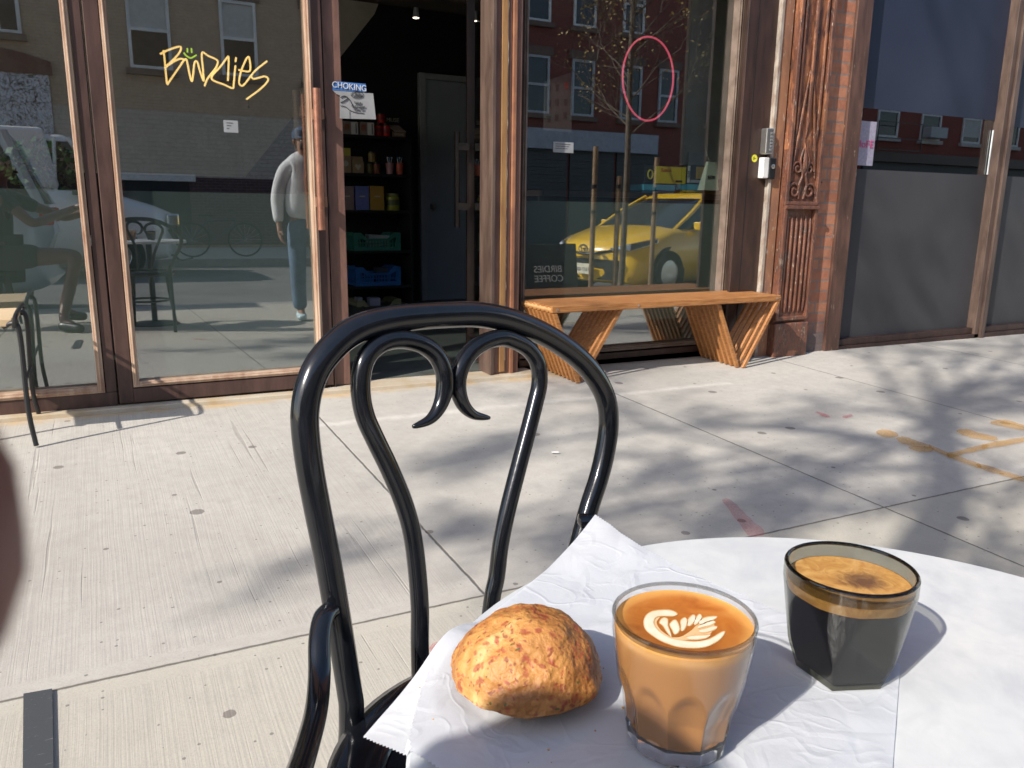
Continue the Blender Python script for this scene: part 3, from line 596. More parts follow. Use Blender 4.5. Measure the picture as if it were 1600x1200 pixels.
# grey inner door
gdr = thing('interior_door', 'plain dark grey steel door with round knob inside the shop', 'door', (3.0, WY, 0))
GD = pm('grey_door_paint', (.30, .33, .37), .45, (.26, .29, .33), 2)
xa, xb = at(657, 300, WY-.05).x, at(666.5, 300, WY-.05).x; zt = at(660, 113.5, WY-.05).z
MB().box(xa, xb, WY-.06, WY, -.05, zt).build('door_frame', pm('grey_frame_paint', (.34, .36, .37), .5), gdr, bevel=.004)
MB().box(xb, xb+1.0, WY-.06, WY, zt-.05, zt).build('door_frame', pm('grey_frame_paint', (.11, .12, .125)), gdr, bevel=.004)
MB().box(xb+.004, xb+.95, WY-.045, WY-.004, -.03, zt-.054).build('door_panel', GD, gdr, bevel=.002)
kp = at(677, 322, WY-.08)
k_ = MB().lathe([(0, .05), (.02, .05), (.028, .035), (.024, .02), (.012, .014), (.012, 0), (.03, 0), (.03, -.004)], kp+Vector((0, .035, 0)), 20, Matrix.Rotation(R(90), 4, 'X')).build('door_knob', STEEL, gdr, smooth=True)
# ceiling spot
cs = thing('ceiling_spotlight', 'small lit white spotlight hanging under the dark ceiling', 'spotlight', tuple(at(650, 25, 2.3)))
p = at(650, 28, 2.3)
MB().lathe([(.018, .07), (.022, .02), (.026, 0), (.024, 0), (.018, .03)], p, 16).build('lamp_shade', GREYP, cs, smooth=True)
MB().lathe([(0, .004), (.02, .004), (.022, .0), (0, -.006)], p, 16).build('bulb', pm('warm_bulb', (1, .9, .7), .5, emit=(1, .85, .6), estr=5), cs, smooth=True)
m = MB(); m.tube([p+Vector((-.02, 0, .05)), p+Vector((-.02, 0, .14))], .004, 6); m.build('yoke', BLKMET, cs); MB().tube([p+Vector((.02, 0, .05)), p+Vector((.02, 0, .14))], .004, 6).build('yoke', BLKMET, cs)
MB().tube([p+Vector((-.3, 0, .145)), p+Vector((.3, 0, .145))], .012, 8).build('track', BLKMET, cs)
# poster on the post
pc = thing('first_aid_poster', 'choking first aid poster with blue header taped to the door post', 'poster', tuple(at(555, 160, .02)))
PY = .022
def P2(x, y, Y=PY): return at(x, y, Y)
WPAP = pm('grey_white_paper', (.30, .30, .30), .7, (.26, .26, .26), 20)
MB().prism([P2(519.5, 141), P2(583, 146), P2(587.5, 186.5), P2(531, 185), P2(531, 149), P2(526, 147)], (0, .0012, 0)).build('poster_sheet', WPAP, pc)
MB().prism([P2(519.5, 129, PY-.001), P2(526, 127, PY-.001), P2(571, 131, PY-.001), P2(572, 144, PY-.001), P2(520, 141, PY-.001)], (0, .001, 0)).build('blue_header', pm('blue_header', (.05, .16, .42), .6), pc)
MB().prism([P2(571, 131, PY-.001), P2(571.3, 131, PY-.001), P2(573, 144, PY-.001), P2(572, 144, PY-.001)], (0, .001, 0)).build('header_edge', pm('blue_header', (.05, .16, .42)), pc)
hp = (P2(546, 135.5, PY-.003)); text('lettering', 'CHOKING', .036, face_street(hp, 0) @ Matrix.Rotation(R(-2.5), 4, 'Z'), pm('poster_white', (.6, .62, .66), .6), pc, sx=.92)
INK = pm('poster_ink', (.03, .03, .035), .7)
text('lettering', 'TALK', .013, face_street(P2(559, 161, PY-.003)), INK, pc, sx=1.1); text('lettering', 'NOT COUGH', .010, face_street(P2(560, 166.5, PY-.003)), INK, pc); text('lettering', 'CALL 911', .012, face_street(P2(561, 171, PY-.003)), INK, pc)
text('lettering', 'ARE YOU', .007, face_street(P2(558.5, 146, PY-.003)), INK, pc); text('lettering', 'CHOKING?', .009, face_street(P2(558.5, 149.5, PY-.003)), INK, pc)
m = MB(); m.tube(cr([P2(558+9.5*math.cos(a), 148+5.3*math.sin(a), PY-.002) for a in [i*math.pi/6 for i in range(12)]], 3, True), .0010, 5, closed=True); m.build('speech_balloon', INK, pc)
m = MB(); m.tube(cr([P2(*q, PY-.002) for q in ((532, 165), (540, 167), (548, 173), (558, 176), (569, 177))]), .0012, 5); m.build('figure_outline', INK, pc)
m = MB(); m.tube(cr([P2(*q, PY-.002) for q in ((532, 152), (538, 150), (543, 153), (537, 158), (532, 160))]), .0018, 5); m.build('figure_outline', INK, pc)
m = MB(); m.tube(cr([P2(*q, PY-.002) for q in ((543, 153), (549, 160), (552, 168), (547, 157), (544, 153))]), .0012, 5); m.build('figure_outline', INK, pc)
m = MB(); m.tube([P2(546, 173, PY-.002), P2(546.5, 185, PY-.002)], .0008, 4); m.build('column_rule', INK, pc)
# potted plant inside the left window
pp = thing('potted_plant', 'leafy green plant in a white pot behind the left window', 'plant', tuple(at(60, 300, .55)))
c0 = at(64, 262, .55)
MB().lathe([(0, -.30), (.085, -.30), (.11, -.13), (.10, -.13), (0, -.15)], c0, 24).build('pot', WHITEP, pp, smooth=True)
rng = random.Random(5)
def leafmesh(name, pts, size, mat, parent, rng, asp=.45):
    m = MB()
    for p in pts:
        u = Vector((rng.gauss(0, 1), rng.gauss(0, 1), rng.gauss(0, 1))).normalized(); v = u.orthogonal().normalized(); v = (Matrix.Rotation(rng.uniform(0, 6.28), 3, u) @ v)
        s = size*rng.uniform(.6, 1.3); p = Vector(p)
        m.bm.faces.new([m.bm.verts.new(q) for q in (p-u*s*.5, p+v*s*asp*.5, p+u*s*.5, p-v*s*asp*.5)])
    return finish(name, m.bm, mat, parent)
def sph(rng):
    while 1:
        v = Vector((rng.uniform(-1, 1), rng.uniform(-1, 1), rng.uniform(-1, 1)))
        if .15 < v.length < 1: return v
PLEAF = pm('plant_leaf', (.10, .19, .05), .45, (.05, .11, .025), 30)
pts = [c0+Vector((s.x*.155+.0*s.z, s.y*.12, s.z*.125)) for s in (sph(rng) for _ in range(520))]
leafmesh('leaves', pts, .032, PLEAF, pp, rng, .7)
m = MB()
for i in range(14): s = sph(rng); m.tube([c0+Vector((0, 0, -.16)), c0+Vector((s.x*.08, s.y*.06, -.05)), c0+Vector((s.x*.14, s.y*.1, s.z*.1))], .0018, 5)
m.build('stems', pm('green_stem', (.10, .10, .04), .7), pp)
kc = thing('window_counter', 'pale counter running behind the left window', 'counter', (-1.5, .5, .7))
z_ = c0.z-.30
MB().box(-3.0, .02, .35, .80, z_-.03, z_-.001).build('counter_top', pm('pale_counter', (.45, .45, .43), .4), kc, bevel=.004); MB().box(-3.0, 0, .40, .75, -.003, z_-.031).build('counter_body', BLACKW, kc)
# goods behind the right window on a ledge
LY = .42
lz = at(1060, 303, LY).z
lg = thing('window_ledge', 'wide ledge inside the right window carrying boxes', 'ledge', (3.2, LY, 0)); MB().box(2.2, 3.9, LY-.12, LY+.35, lz-.03, lz).build('ledge_top', DKBROWN, lg); MB().box(2.2, 3.9, LY-.08, LY-.06, 0, lz-.031).build('ledge_front', BLACKW, lg)
def wbox(name, label, cat, x0, x1, y0, y1, mat, Y=LY, dep=.14, group=None):
    a = at((x0+x1)/2, y0, Y); b = at((x0+x1)/2, y1, Y); X0 = at(x0, (y0+y1)/2, Y).x; X1 = at(x1, (y0+y1)/2, Y).x
    q = thing(name, label, cat, ((X0+X1)/2, Y, b.z), group=group); MB().box(X0, X1, Y, Y+dep, b.z, a.z).build('box_body', mat, q, bevel=.002); return q, X0, X1, b.z, a.z
BX = .6
q, X0, X1, z0, z1 = wbox('carton', 'bright yellow flat carton lowest in the right window', 'carton', 1064, 1137, 298, 309, pm('yellow_card', (.85, .55, .03), .5), dep=.2)
ZL = z1
q, X0, X1, z0, z1 = wbox('carton', 'turquoise blue flat carton, left one under the yellow box', 'carton', 1006, 1055, 288.5, 297.5, pm('turquoise_card', (.10, .46, .66), .5), group='turquoise cartons'); MB().box(X0, X1, LY+.002, LY+.14, z0-.035, z0-.002).build('lower_flap', pm('deep_blue_card', (.03, .14, .25), .5), q)
q, X0, X1, z0, z1 = wbox('carton', 'turquoise blue flat carton, right one under the dark box', 'carton', 1058, 1100, 288, 297, pm('turquoise_card', (.10, .46, .66), .5), group='turquoise cartons')
q, X0, X1, z0, z1 = wbox('carton', 'black carton with big yellow label in the right window', 'carton', 1008, 1072, 259, 287.5, pm('black_card', (.012, .014, .02), .5))
MB().box(X0+(X1-X0)*.24, X1-.003, LY-.002, LY, z0+.003, z1-.005).build('yellow_label', pm('label_yellow', (.80, .66, .05), .5), q)
m = MB(); m.tube(cr([Vector((X0+(X1-X0)*.12+.017*math.cos(a), LY-.002, (z0+z1)/2+.026*math.sin(a))) for a in [i*math.pi/6 for i in range(12)]], 2, True), .004, 5, closed=True); m.build('round_mark', pm('label_yellow', (.45, .37, .02)), q)
text('lettering', 'Saizon', .03, face_street((X0+(X1-X0)*.50, LY-.003, z1-.026)), pm('red_ink', (.45, .04, .02), .5), q)
m = MB(); m.box(X0+(X1-X0)*.74, X1-.03, LY-.003, LY-.001, z0+.012, z0+.024); m.build('barcode', pm('black_card', (.012, .014, .02)), q)
q, X0, X1, z0, z1 = wbox('carton', 'dark carton with white block lettering behind the paper bag', 'carton', 1073.5, 1108, 258, 287, pm('black_card2', (.02, .02, .035), .5))
MB().box(X0+.003, X0+.022, LY-.002, LY, z0+.004, z1-.006).build('side_label', WHITEP, q)
text('lettering', 'BIZE', .022, Matrix.Translation((X0+.0125, LY-.003, (z0+z1)/2)) @ Matrix.Rotation(R(90), 4, 'X') @ Matrix.Rotation(R(90), 4, 'Z'), pm('black_card2', (.02, .02, .035)), q)
MB().box(X0+.028, X1-.006, LY-.002, LY, z0+.005, z0+.022).build('lower_label', pm('grey_violet', (.4, .4, .5), .6), q)
MB().box(X0+.07, X1-.004, LY-.003, LY, z0+.03, z1-.01).build('amber_label', pm('label_amber', (.45, .28, .05), .5), q)
pb = thing('paper_bag', 'pale paper bag with black outlined letters in the right window', 'paper bag', tuple(at(1113, 296, LY-.06)))
Yb = LY-.07
a, b, c, d = at(1099.5, 297, Yb), at(1123, 297.5, Yb), at(1119, 253.5, Yb), at(1107, 252.5, Yb)
MB().loft([[a, b, b+Vector((0, .06, 0)), a+Vector((0, .06, 0))], [d, c, c+Vector((0, .02, 0)), d+Vector((0, .02, 0))]]).build('bag_body', pm('pale_bag', (.72, .78, .66), .6), pb)
text('lettering', 'BTM', .028, face_street(at(1111, 277, Yb-.004)), pm('black_card', (.012, .014, .02)), pb)
m = MB(); m.tube(cr([at(*q, Yb) for q in ((1109, 253), (1105, 240), (1102, 232), (1104, 240), (1108, 250))]), .0012, 5); m.build('string_handle', WHITEP, pb)
# white side partition with sun streaks
wp = thing('white_partition', 'pale grey partition panel inside the right end of the window', 'partition', (3.5, .9, 1.5))
X0, X1 = at(1074, 140, .9).x, at(1200, 140, .9).x
MB().box(X0, X1, .9, .94, at(1110, 279, .9).z, 2.45).build('panel', pm('pale_partition', (.74, .80, .76), .7), wp)
mp = thing('menu_poster', 'pale poster with rows of small cup drawings inside the right window', 'poster', tuple(at(870, 160, .5)))
MB().prism([at(851, 127, .5), at(893, 113, .5), at(893, 207, .5), at(849, 203, .5)], (0, .002, 0)).build('poster_sheet', pm('dim_poster', (.14, .12, .12), .8), mp)
CUPS = [(858, 138, 0), (871, 137, 0), (885, 134, 1), (858, 162, 0), (870, 160, 0), (884, 160, 0), (858, 186, 0), (870, 184, 0), (883, 180, 0)]
for x, y, r_ in CUPS:
    MB().prism([at(x-3, y-5, .498), at(x+3, y-5.5, .498), at(x+2.3, y+5, .498), at(x-2.3, y+5, .498)], (0, .001, 0)).build('cup_print', pm('red_cup_ink', (.40, .05, .02), .6) if r_ else pm('grey_cup_ink', (.06, .05, .05), .7), mp)
# window stickers
for k, (x0, y0, x1, y1, lab) in enumerate(((349.5, 188, 372, 207, 'small white notice sticker on the glass door pane'), (864.5, 222, 896, 238.5, 'small white notice sticker upper left in the right window'))):
    q = thing('window_notice', lab, 'sticker', tuple(at((x0+x1)/2, y0, .03)), group='white notice stickers')
    yy = .0285 if k == 0 else .1435
    a, b = at(x0, (y0+y1)/2, yy), at(x1, (y0+y1)/2, yy); za, zb = at((x0+x1)/2, y1, yy).z, at((x0+x1)/2, y0, yy).z
    MB().box(a.x, b.x, yy, yy+.0008, za, zb).build('sticker_sheet', pm('grey_notice', (.30, .31, .32), .6), q)
    m = MB()
    for i in range(3): m.box(a.x+.012, b.x-.02-.008*i, yy-.0008, yy, zb-.012-i*.011, zb-.0095-i*.011)
    m.build('print_lines', INK, q)
# neon lettering
NEON = pm('yellow_neon', (1, .8, .4), .5, emit=(1.0, .60, .20), estr=1.35); NGREEN = pm('green_neon', (.7, 1, .1), .5, emit=(.55, .80, .03), estr=.8)
NY = .10
nn = thing('neon_sign', 'yellow handwritten neon lettering hung behind the glass door pane', 'neon sign', tuple(at(335, 110, NY)))
def nz(x, y): return at(240+x*190/1600, 60+y*110/926, NY)
def ntube(pts, mat, name='neon_tube', r=.0038, n=5): MB().tube(cr([nz(*q) for q in pts], n), r, 8).build(name, mat, nn, smooth=True)
ntube([(85, 205), (200, 150), (330, 108), (362, 130), (330, 200), (240, 300), (165, 365), (150, 385), (240, 320), (340, 270), (395, 280), (370, 330), (280, 460), (178, 610)], NEON)
ntube([(130, 155), (142, 250), (155, 380), (166, 500), (175, 600)], NEON)
ntube([(400, 285), (430, 275), (450, 350), (480, 500), (505, 565), (520, 480), (535, 340), (555, 298), (580, 320), (610, 430), (650, 545), (660, 545), (650, 400), (637, 190), (720, 230), (820, 275), (845, 320), (810, 400), (730, 500), (695, 560), (672, 628)], NEON)
ntube([(978, 560), (985, 400), (988, 255), (970, 250), (880, 370), (780, 480), (765, 530), (810, 565), (920, 605), (1040, 655), (1055, 600), (1068, 450), (1078, 355)], NEON)
ntube([(1088, 250), (1077, 310)], NEON)
ntube([(1118, 412), (1200, 432), (1262, 430), (1275, 370), (1262, 270), (1243, 243), (1205, 300), (1150, 440), (1125, 580), (1165, 625), (1215, 580), (1290, 480), (1360, 405), (1495, 298)], NEON)
ntube([(1285, 495), (1310, 530), (1380, 520), (1460, 500), (1508, 530), (1490, 580), (1400, 670), (1222, 802)], NEON)
ntube([(445, 130), (446, 185)], NGREEN, 'smile_tube', .003); ntube([(497, 128), (503, 190)], NGREEN, 'smile_tube', .003); ntube([(395, 188), (435, 232), (495, 256), (565, 218)], NGREEN, 'smile_tube', .003)
MB().box(nz(1245, 880).x, nz(1262, 880).x, NY, NY+.01, nz(1250, 915).z, nz(1250, 885).z).build('suspension_clip', BLKMET, nn)
m = MB().tube([nz(1250, 810), nz(1253, 885)], .0012, 5).build('suspension_clip', BLKMET, nn)
nr = thing('neon_ring', 'pink egg shaped neon ring hung in the right window', 'neon sign', tuple(at(1012, 120, .12)))
egg = [at(1012.5+39.5*math.cos(a)*(1+.04*math.sin(a)), 123-65.5*math.sin(a), .22) for a in [i*math.pi/14 for i in range(28)]]
MB().tube(cr(egg, 3, True), .0052, 8, closed=True).build('neon_tube', pm('pink_neon', (1, .2, .3), .5, emit=(.85, .08, .15), estr=.6), nr, smooth=True)
# ------------------------------------------------------------------ bench
TEAK = NT('oiled_teak'); t = TEAK; v = t.mapv((3, 40, 40)); f = t.noise(v, 4, 5, .6, .5); t.col(t.ramp(f, [(.3, (.22, .085, .025)), (.5, (.34, .145, .045)), (.7, (.45, .215, .08))])); t.set(Roughness=.42); t.bump(f, .15, .001); TEAK = TEAK.m
bn = thing('slatted_bench', 'teak slatted bench with two V shaped legs in front of the right window', 'bench', (2.66, -.2, -.05))
yf, yb = -.252, .082; ztop = at(1045, 470, yf).z
xl0, xr0 = at(878, 480, yf).x-.055, at(1221, 461, yf).x
NS = 8; pit = (yb-yf)/NS
apex = [(at(904, 586, yf).x-.0, ), ]
aL = at(908, 586, yf).x; aR = at(1160, 573, yf).x
iL = at(975, 480, yf).x; iR = at(1128, 474, yf).x
def gzf(x, y): return gz(x, y)
for i in range(NS):
    y0 = yf+i*pit; y1 = y0+pit*.74
    MB().box(xl0, xr0, y0, y1, ztop-.034, ztop).build('seat_slat', TEAK, bn, bevel=.004)
    for (xt, ax, inner) in ((xl0+.018, aL, 0), (iL, aL, 1), (iR, aR, 1), (xr0-.018, aR, 0)):
        ya = y0 + (pit*.5 if inner else 0); yc = ya+pit*.40; zb = gz(ax, y0)+.001; hw = .013
        s_ = -1 if xt < ax else 1
        ax2 = ax + s_*.012
        MB().loft([[(ax2-hw, ya, zb), (ax2+hw, ya, zb), (ax2+hw, yc, zb), (ax2-hw, yc, zb)], [(xt-hw, ya, ztop-.036), (xt+hw, ya, ztop-.036), (xt+hw, yc, ztop-.036), (xt-hw, yc, ztop-.036)]]).build('leg_slat', TEAK, bn, bevel=.003)
for xx in (xl0+.008, xr0-.008, xl0+(xr0-xl0)*.36, xl0+(xr0-xl0)*.68):
    MB().tube([(xx, yf+.01, ztop-.017), (xx, yb-.02, ztop-.017)], .011, 10).build('cross_dowel', pm('light_teak', (.58, .34, .15), .4), bn, smooth=True)
for xx in (xl0+.03, xl0+(xr0-xl0)*.34, xr0-.03):
    MB().lathe([(0, 0), (.006, 0), (.006, .003), (0, .003)], (xx, yf-.0, ztop-.017), 12, Matrix.Rotation(R(90), 4, 'X')).build('bolt_head', STEEL, bn)
# ------------------------------------------------------------------ stool at left edge
so = thing('metal_stool', 'black tube metal stool with pale wooden seat at the left edge', 'stool', (-.5, -.25, -.02))
f1 = ag(57, 698); f2 = ag(62, 652); s1 = at(24, 500, f1.y+.03); s2 = at(30, 480, f2.y-.02)
zs = at(10, 497, -.38).z
xr = s1.x-.008
MB().box(xr-.40, xr, -.40, -.07, zs-.028, zs).build('seat', pm('pale_wood_seat', (.62, .47, .30), .5, (.52, .38, .22), 6, stretch=(1, 12, 1)), so, bevel=.004)
for a, b in ((f1, 0), (f2, 1)):
    yy = -.405 if b == 0 else -.065
    MB().tube(cr([(xr-.03, yy+(.02 if b == 0 else -.02), zs-.03), (xr+.006, yy, zs+.004 - .02), (xr+.018, yy, zs-.07), (a.x-.012, (a.y+yy)/2, .12), (a.x, a.y, a.z+.004)]), .0085, 10).build('leg', BLKMET, so, smooth=True)
    MB().tube(cr([(xr-.37, yy, zs-.03), (xr-.405, yy, zs-.02), (xr-.418, yy, zs-.07), (2*(xr-.2)-a.x+.012, (a.y+yy)/2, .12), (2*(xr-.2)-a.x, a.y, a.z+.004)]), .0085, 10).build('leg', BLKMET, so, smooth=True)
MB().tube([(xr+.012, -.395, .20), (xr+.012, -.075, .20)], .006, 8).build('stretcher', BLKMET, so); MB().tube([(xr-.412, -.395, .20), (xr-.412, -.075, .20)], .006, 8).build('stretcher', BLKMET, so)
MB().tube(cr([(xr+.004, -.405, zs-.03), (xr+.012, -.39, zs+.012), (xr+.012, -.08, zs+.012), (xr+.004, -.065, zs-.03)]), .0075, 8).build('seat_rail', BLKMET, so, smooth=True)
# ------------------------------------------------------------------ black bentwood chair
u_ = Vector((.967, .254, 0)).normalized(); nh = Vector((u_.y, -u_.x, 0)); zup = Vector((0, 0, 1))
SZ = .32; p0 = Vector((.335, -2.865, SZ)); tl = R(7)
pn = (nh*math.cos(tl)+zup*math.sin(tl)).normalized()
GC = gz(.33, -3.05)
ch = thing('bentwood_chair', 'glossy black bentwood chair with heart shaped scroll back tucked at the marble table', 'chair', (.33, -3.045, GC))
def cp_(x, y, off=0.0): return atd(x, y, p0+pn*off, pn)
hoop = [(549, 1112), (545, 1073), (530, 978), (513, 880), (497, 800), (484, 730), (477, 674), (477, 638), (484, 602), (500, 567), (532, 531), (566, 511), (608, 500), (650, 495), (700, 492), (751, 492), (804, 503), (857, 526), (900, 556), (929, 588), (947, 624), (951, 662), (946, 702), (936, 745), (922, 788), (909, 834), (897, 880), (884, 930)]
hp_ = [cp_(*q) for q in hoop]
base_l = hp_[0]; mid = (hp_[0]+hp_[-1])*.5
ext_l = [hp_[0]+Vector((0, 0, -.06))-nh*.01, Vector((hp_[0].x, hp_[0].y, .12))-nh*.045-u_*.01, Vector((hp_[0].x, hp_[0].y, GC))-nh*.11-u_*.025]
ext_r = [hp_[-1]+Vector((0, 0, -.08))-nh*.005, Vector((hp_[-1].x, hp_[-1].y, .12))-nh*.045+u_*.01, Vector((hp_[-1].x, hp_[-1].y, GC))-nh*.11+u_*.025]
path = ext_l[::-1]+hp_+ext_r
rr = [.011, .0125, .0135]+[.0135]*len(hp_)+[.0135, .0125, .011]
pts = cr(path, 5); rad = [rr[min(int(i/5), len(rr)-1)] for i in range(len(pts))]
def trad(path, n): return None
rad = [.0125 if i < 12 or i > len(pts)-12 else .0142 for i in range(len(pts))]
rad = [.0125+.0018*math.exp(-((i/len(pts)-.5)/.25)**2) for i in range(len(pts))]
MB().tube(pts, rad, 16).build('back_hoop', BLKPAINT, ch, smooth=True, angle=180)
HL = [(657, 1048), (656, 1000), (656, 947), (651, 883), (643, 828), (629, 781), (608, 731), (587, 688), (571, 652), (564, 617), (565, 581), (575, 554), (597, 536), (626, 530), (657, 537), (680, 553), (693, 578), (695, 606), (687, 635), (671, 656), (645, 667)]
HR = [(759, 1000), (769, 935), (776, 901), (782, 852), (793, 798), (811, 727), (825, 674), (836, 631), (843, 598), (840, 567), (825, 545), (804, 533), (783, 528), (758, 534), (736, 549), (720, 574), (715, 602), (723, 631), (740, 648), (765, 653)]
for P_, nm in ((HL, 'scroll_splat'), (HR, 'scroll_splat')):
    q = [cp_(*a, .006) for a in P_]; q[0] = q[0]-Vector((0, 0, .012))
    pts = cr(q, 5); L_ = len(pts)
    rad = [.0098*(1 if i < L_-16 else max(.18, ((L_-i)/16)**.6)) for i in range(L_)]
    MB().tube(pts, rad, 14).build(nm, BLKPAINT, ch, smooth=True, angle=180)
SC = Vector((.33, -3.045, 0))
def ring(r0, z, n=48): return [SC+Vector((r0*math.cos(a), r0*math.sin(a), z)) for a in [i*2*math.pi/n for i in range(n)]]
MB().lathe([(.150, -.004), (.156, .004), (.19, .006), (.203, .0), (.206, -.016), (.198, -.030), (.16, -.030), (.150, -.02)], SC+Vector((0, 0, SZ)), 64).build('seat_ring', BLKPAINT, ch, smooth=True, angle=60)
MB().lathe([(0, -.004), (.152, -.006), (.152, -.014), (0, -.014)], SC+Vector((0, 0, SZ)), 48).build('seat_panel', BLKPAINT, ch, smooth=True)
for sg_ in (-1, 1):
    top = SC+u_*sg_*.125+nh*.13; bot = SC+u_*sg_*.155+nh*.175
    MB().tube(cr([top+zup*(SZ-.03), top+zup*.18+u_*sg_*.004, bot*.6+top*.4+zup*.02, bot+zup*(GC-0)], 5), [.015]*5+[.0145]*5+[.012]*5+[.010], 12).build('front_leg', BLKPAINT, ch, smooth=True)
MB().tube(ring(.145, .10), .008, 10, closed=True).build('leg_ring', BLKPAINT, ch, smooth=True)
def mir(p): d_ = (p-mid).dot(u_); return p-u_*2*d_
br = [cp_(517, 952, .012), cp_(505, 966, .022), cp_(499, 1000, .035), cp_(499, 1055, .055), cp_(494, 1110, .085), cp_(480, 1165, .125), cp_(462, 1220, .165)]
MB().tube(cr(br, 5), [.005]+[.0102]*30, 12, flat=.8).build('hip_brace', BLKPAINT, ch, smooth=True)
MB().tube(cr([mir(p) for p in br], 5), [.005]+[.0102]*30, 12, flat=.8).build('hip_brace', BLKPAINT, ch, smooth=True)
# ------------------------------------------------------------------ marble table
TC = Vector((.38, -3.3555, .539)); TR = .279
MARB = NT('white_marble'); t = MARB; v = t.mapv(); f = t.noise(v, 5, 8, .62, 1.6); g = t.noise(v, 28, 6, .65, .6)
c = t.ramp(f, [(.30, (.40, .425, .445)), (.45, (.51, .53, .54)), (.60, (.59, .60, .59))]); c = t.mix(t.ramp(g, [(.35, .35), (.55, 0.0)]), c, (.40, .425, .445)); t.col(c); t.set(Roughness=.32); MARB = MARB.m
tb = thing('marble_table', 'round white marble cafe table on a black pedestal', 'table', (TC.x, TC.y, gz(TC.x, TC.y)))
MB().lathe([(0, 0), (TR-.002, 0), (TR, -.002), (TR, -.018), (TR-.002, -.02), (0, -.02)], TC, 128).build('tabletop', MARB, tb, smooth=True)
gt = gz(TC.x, TC.y)
MB().tube([(TC.x, TC.y, TC.z-.021), (TC.x, TC.y, gt+.03)], .022, 20).build('pedestal', BLKMET, tb, smooth=True)
MB().lathe([(0, .03), (.03, .03), (.05, .02), (.18, .012), (.19, .0), (0, 0)], (TC.x, TC.y, gt+.001), 40).build('base_plate', BLKMET, tb, smooth=True)
MB().box(TC.x-.12, TC.x+.12, TC.y-.02, TC.y+.02, TC.z-.03, TC.z-.0205).build('top_bracket', BLKMET, tb)
# paper
PAP = NT('white_waxed_paper'); t = PAP; t.t.nodes.remove(t.b)
d1 = t.n('BsdfDiffuse'); d1.inputs[0].default_value = (.74, .76, .79, 1); tr = t.n('BsdfTranslucent'); tr.inputs[0].default_value = (.66, .68, .72, 1); gl = t.n('BsdfGlossy'); gl.inputs['Roughness'].default_value = .38; gl.inputs[0].default_value = (1, 1, 1, 1)
bpn = t.n('Bump'); bpn.inputs['Strength'].default_value = .30; bpn.inputs['Distance'].default_value = .0015
def ridge(sc_, ds, w0): return t.ramp(t.math('ABSOLUTE', t.math('SUBTRACT', t.noise(t.mapv((1, 1, 1), loc=(sc_, ds, 0)), sc_, 2, .4, ds), .5)), [(0.0, 1.0), (w0, 0.0)])
hh = t.math('ADD', t.math('ADD', t.math('MULTIPLY', ridge(11, .8, .035), .8), t.math('MULTIPLY', ridge(23, 1.2, .05), .5)), t.math('MULTIPLY', t.noise(t.mapv(), 30, 8, .62, .8), 1.5)); t.l(hh, bpn.inputs['Height'])
for q in (d1, tr, gl): t.l(bpn.outputs[0], q.inputs['Normal'])
m1 = t.n('MixShader'); m1.inputs[0].default_value = .40; t.l(d1.outputs[0], m1.inputs[1]); t.l(tr.outputs[0], m1.inputs[2])
m2_ = t.n('MixShader'); m2_.inputs[0].default_value = .05; t.l(m1.outputs[0], m2_.inputs[1]); t.l(gl.outputs[0], m2_.inputs[2]); t.l(m2_.outputs[0], t.o.inputs[0]); PAP = PAP.m
A, B, C_, D_ = Vector((.377, -3.038)), Vector((.436, -3.306)), Vector((.205, -3.47)), Vector((.112, -3.206))
b = bmesh.new(); NU, NV = 190, 130; grid = []
rng = random.Random(3)
folds = []
for i in range(15):
    a_ = rng.uniform(0, math.pi); folds.append((Vector((math.cos(a_), math.sin(a_))), rng.uniform(-.12, .12), rng.uniform(.008, .022), rng.uniform(-.0013, .0013)))
cen = (A+B+C_+D_)/4
for i in range(NU+1):
    row = []
    for j in range(NV+1):
        s = i/NU; tt = j/NV                              # s: A->B side serrated ends at tt=0 and 1 ; tt: from AB to DC
        P_ = (A*(1-s)+B*s)*(1-tt)+(D_*(1-s)+C_*s)*tt
        if j in (0, NV) and i % 2: P_ = P_ + ((A-D_).normalized()*(.0013 if j == 0 else -.0013))
        h = 0
        for dv, o_, wd, am in folds:
            q = (P_-cen).dot(dv)-o_; h += am*(max(0, 1-abs(q)/wd))
        h = abs(h)*.8 + .0010 + .0008*(1+noise.noise(Vector((P_.x*30, P_.y*30, 0))))
        dA = (P_-A).length; dD = (P_-D_).length
        h += .016*max(0, 1-dA/.10)**1.6
        e = (P_-TC.xy).length-TR
        h += -.35*max(0, .07-dD)**1.3*1.2 if e > 0 else 0
        h += .012*math.exp(-((dD-.085)/.03)**2)*max(0, 1-s*3)
        if e < 0 : h = max(h, .0009)
        # press flat under cups and scone
        for cx, cy_, r in ((.26, -3.30, .031), (.396, -3.293, .030), (.2075, -3.2245, .036)):
            dd = math.hypot(P_.x-cx, P_.y-cy_)
            f_ = min(1, max(0, (dd-r)/.02)); h = .0011*(1-f_)+h*f_
        row.append(b.verts.new((P_.x, P_.y, TC.z+h)))
    grid.append(row)
for i in range(NU):
    for j in range(NV): b.faces.new((grid[i][j], grid[i+1][j], grid[i+1][j+1], grid[i][j+1]))
bmesh.ops.recalc_face_normals(b, faces=b.faces[:])
o = finish('wax_paper', b, PAP, None, True, 0, 25); tag(o, 'crumpled white wax paper with serrated ends spread under the scone and cups', 'paper')
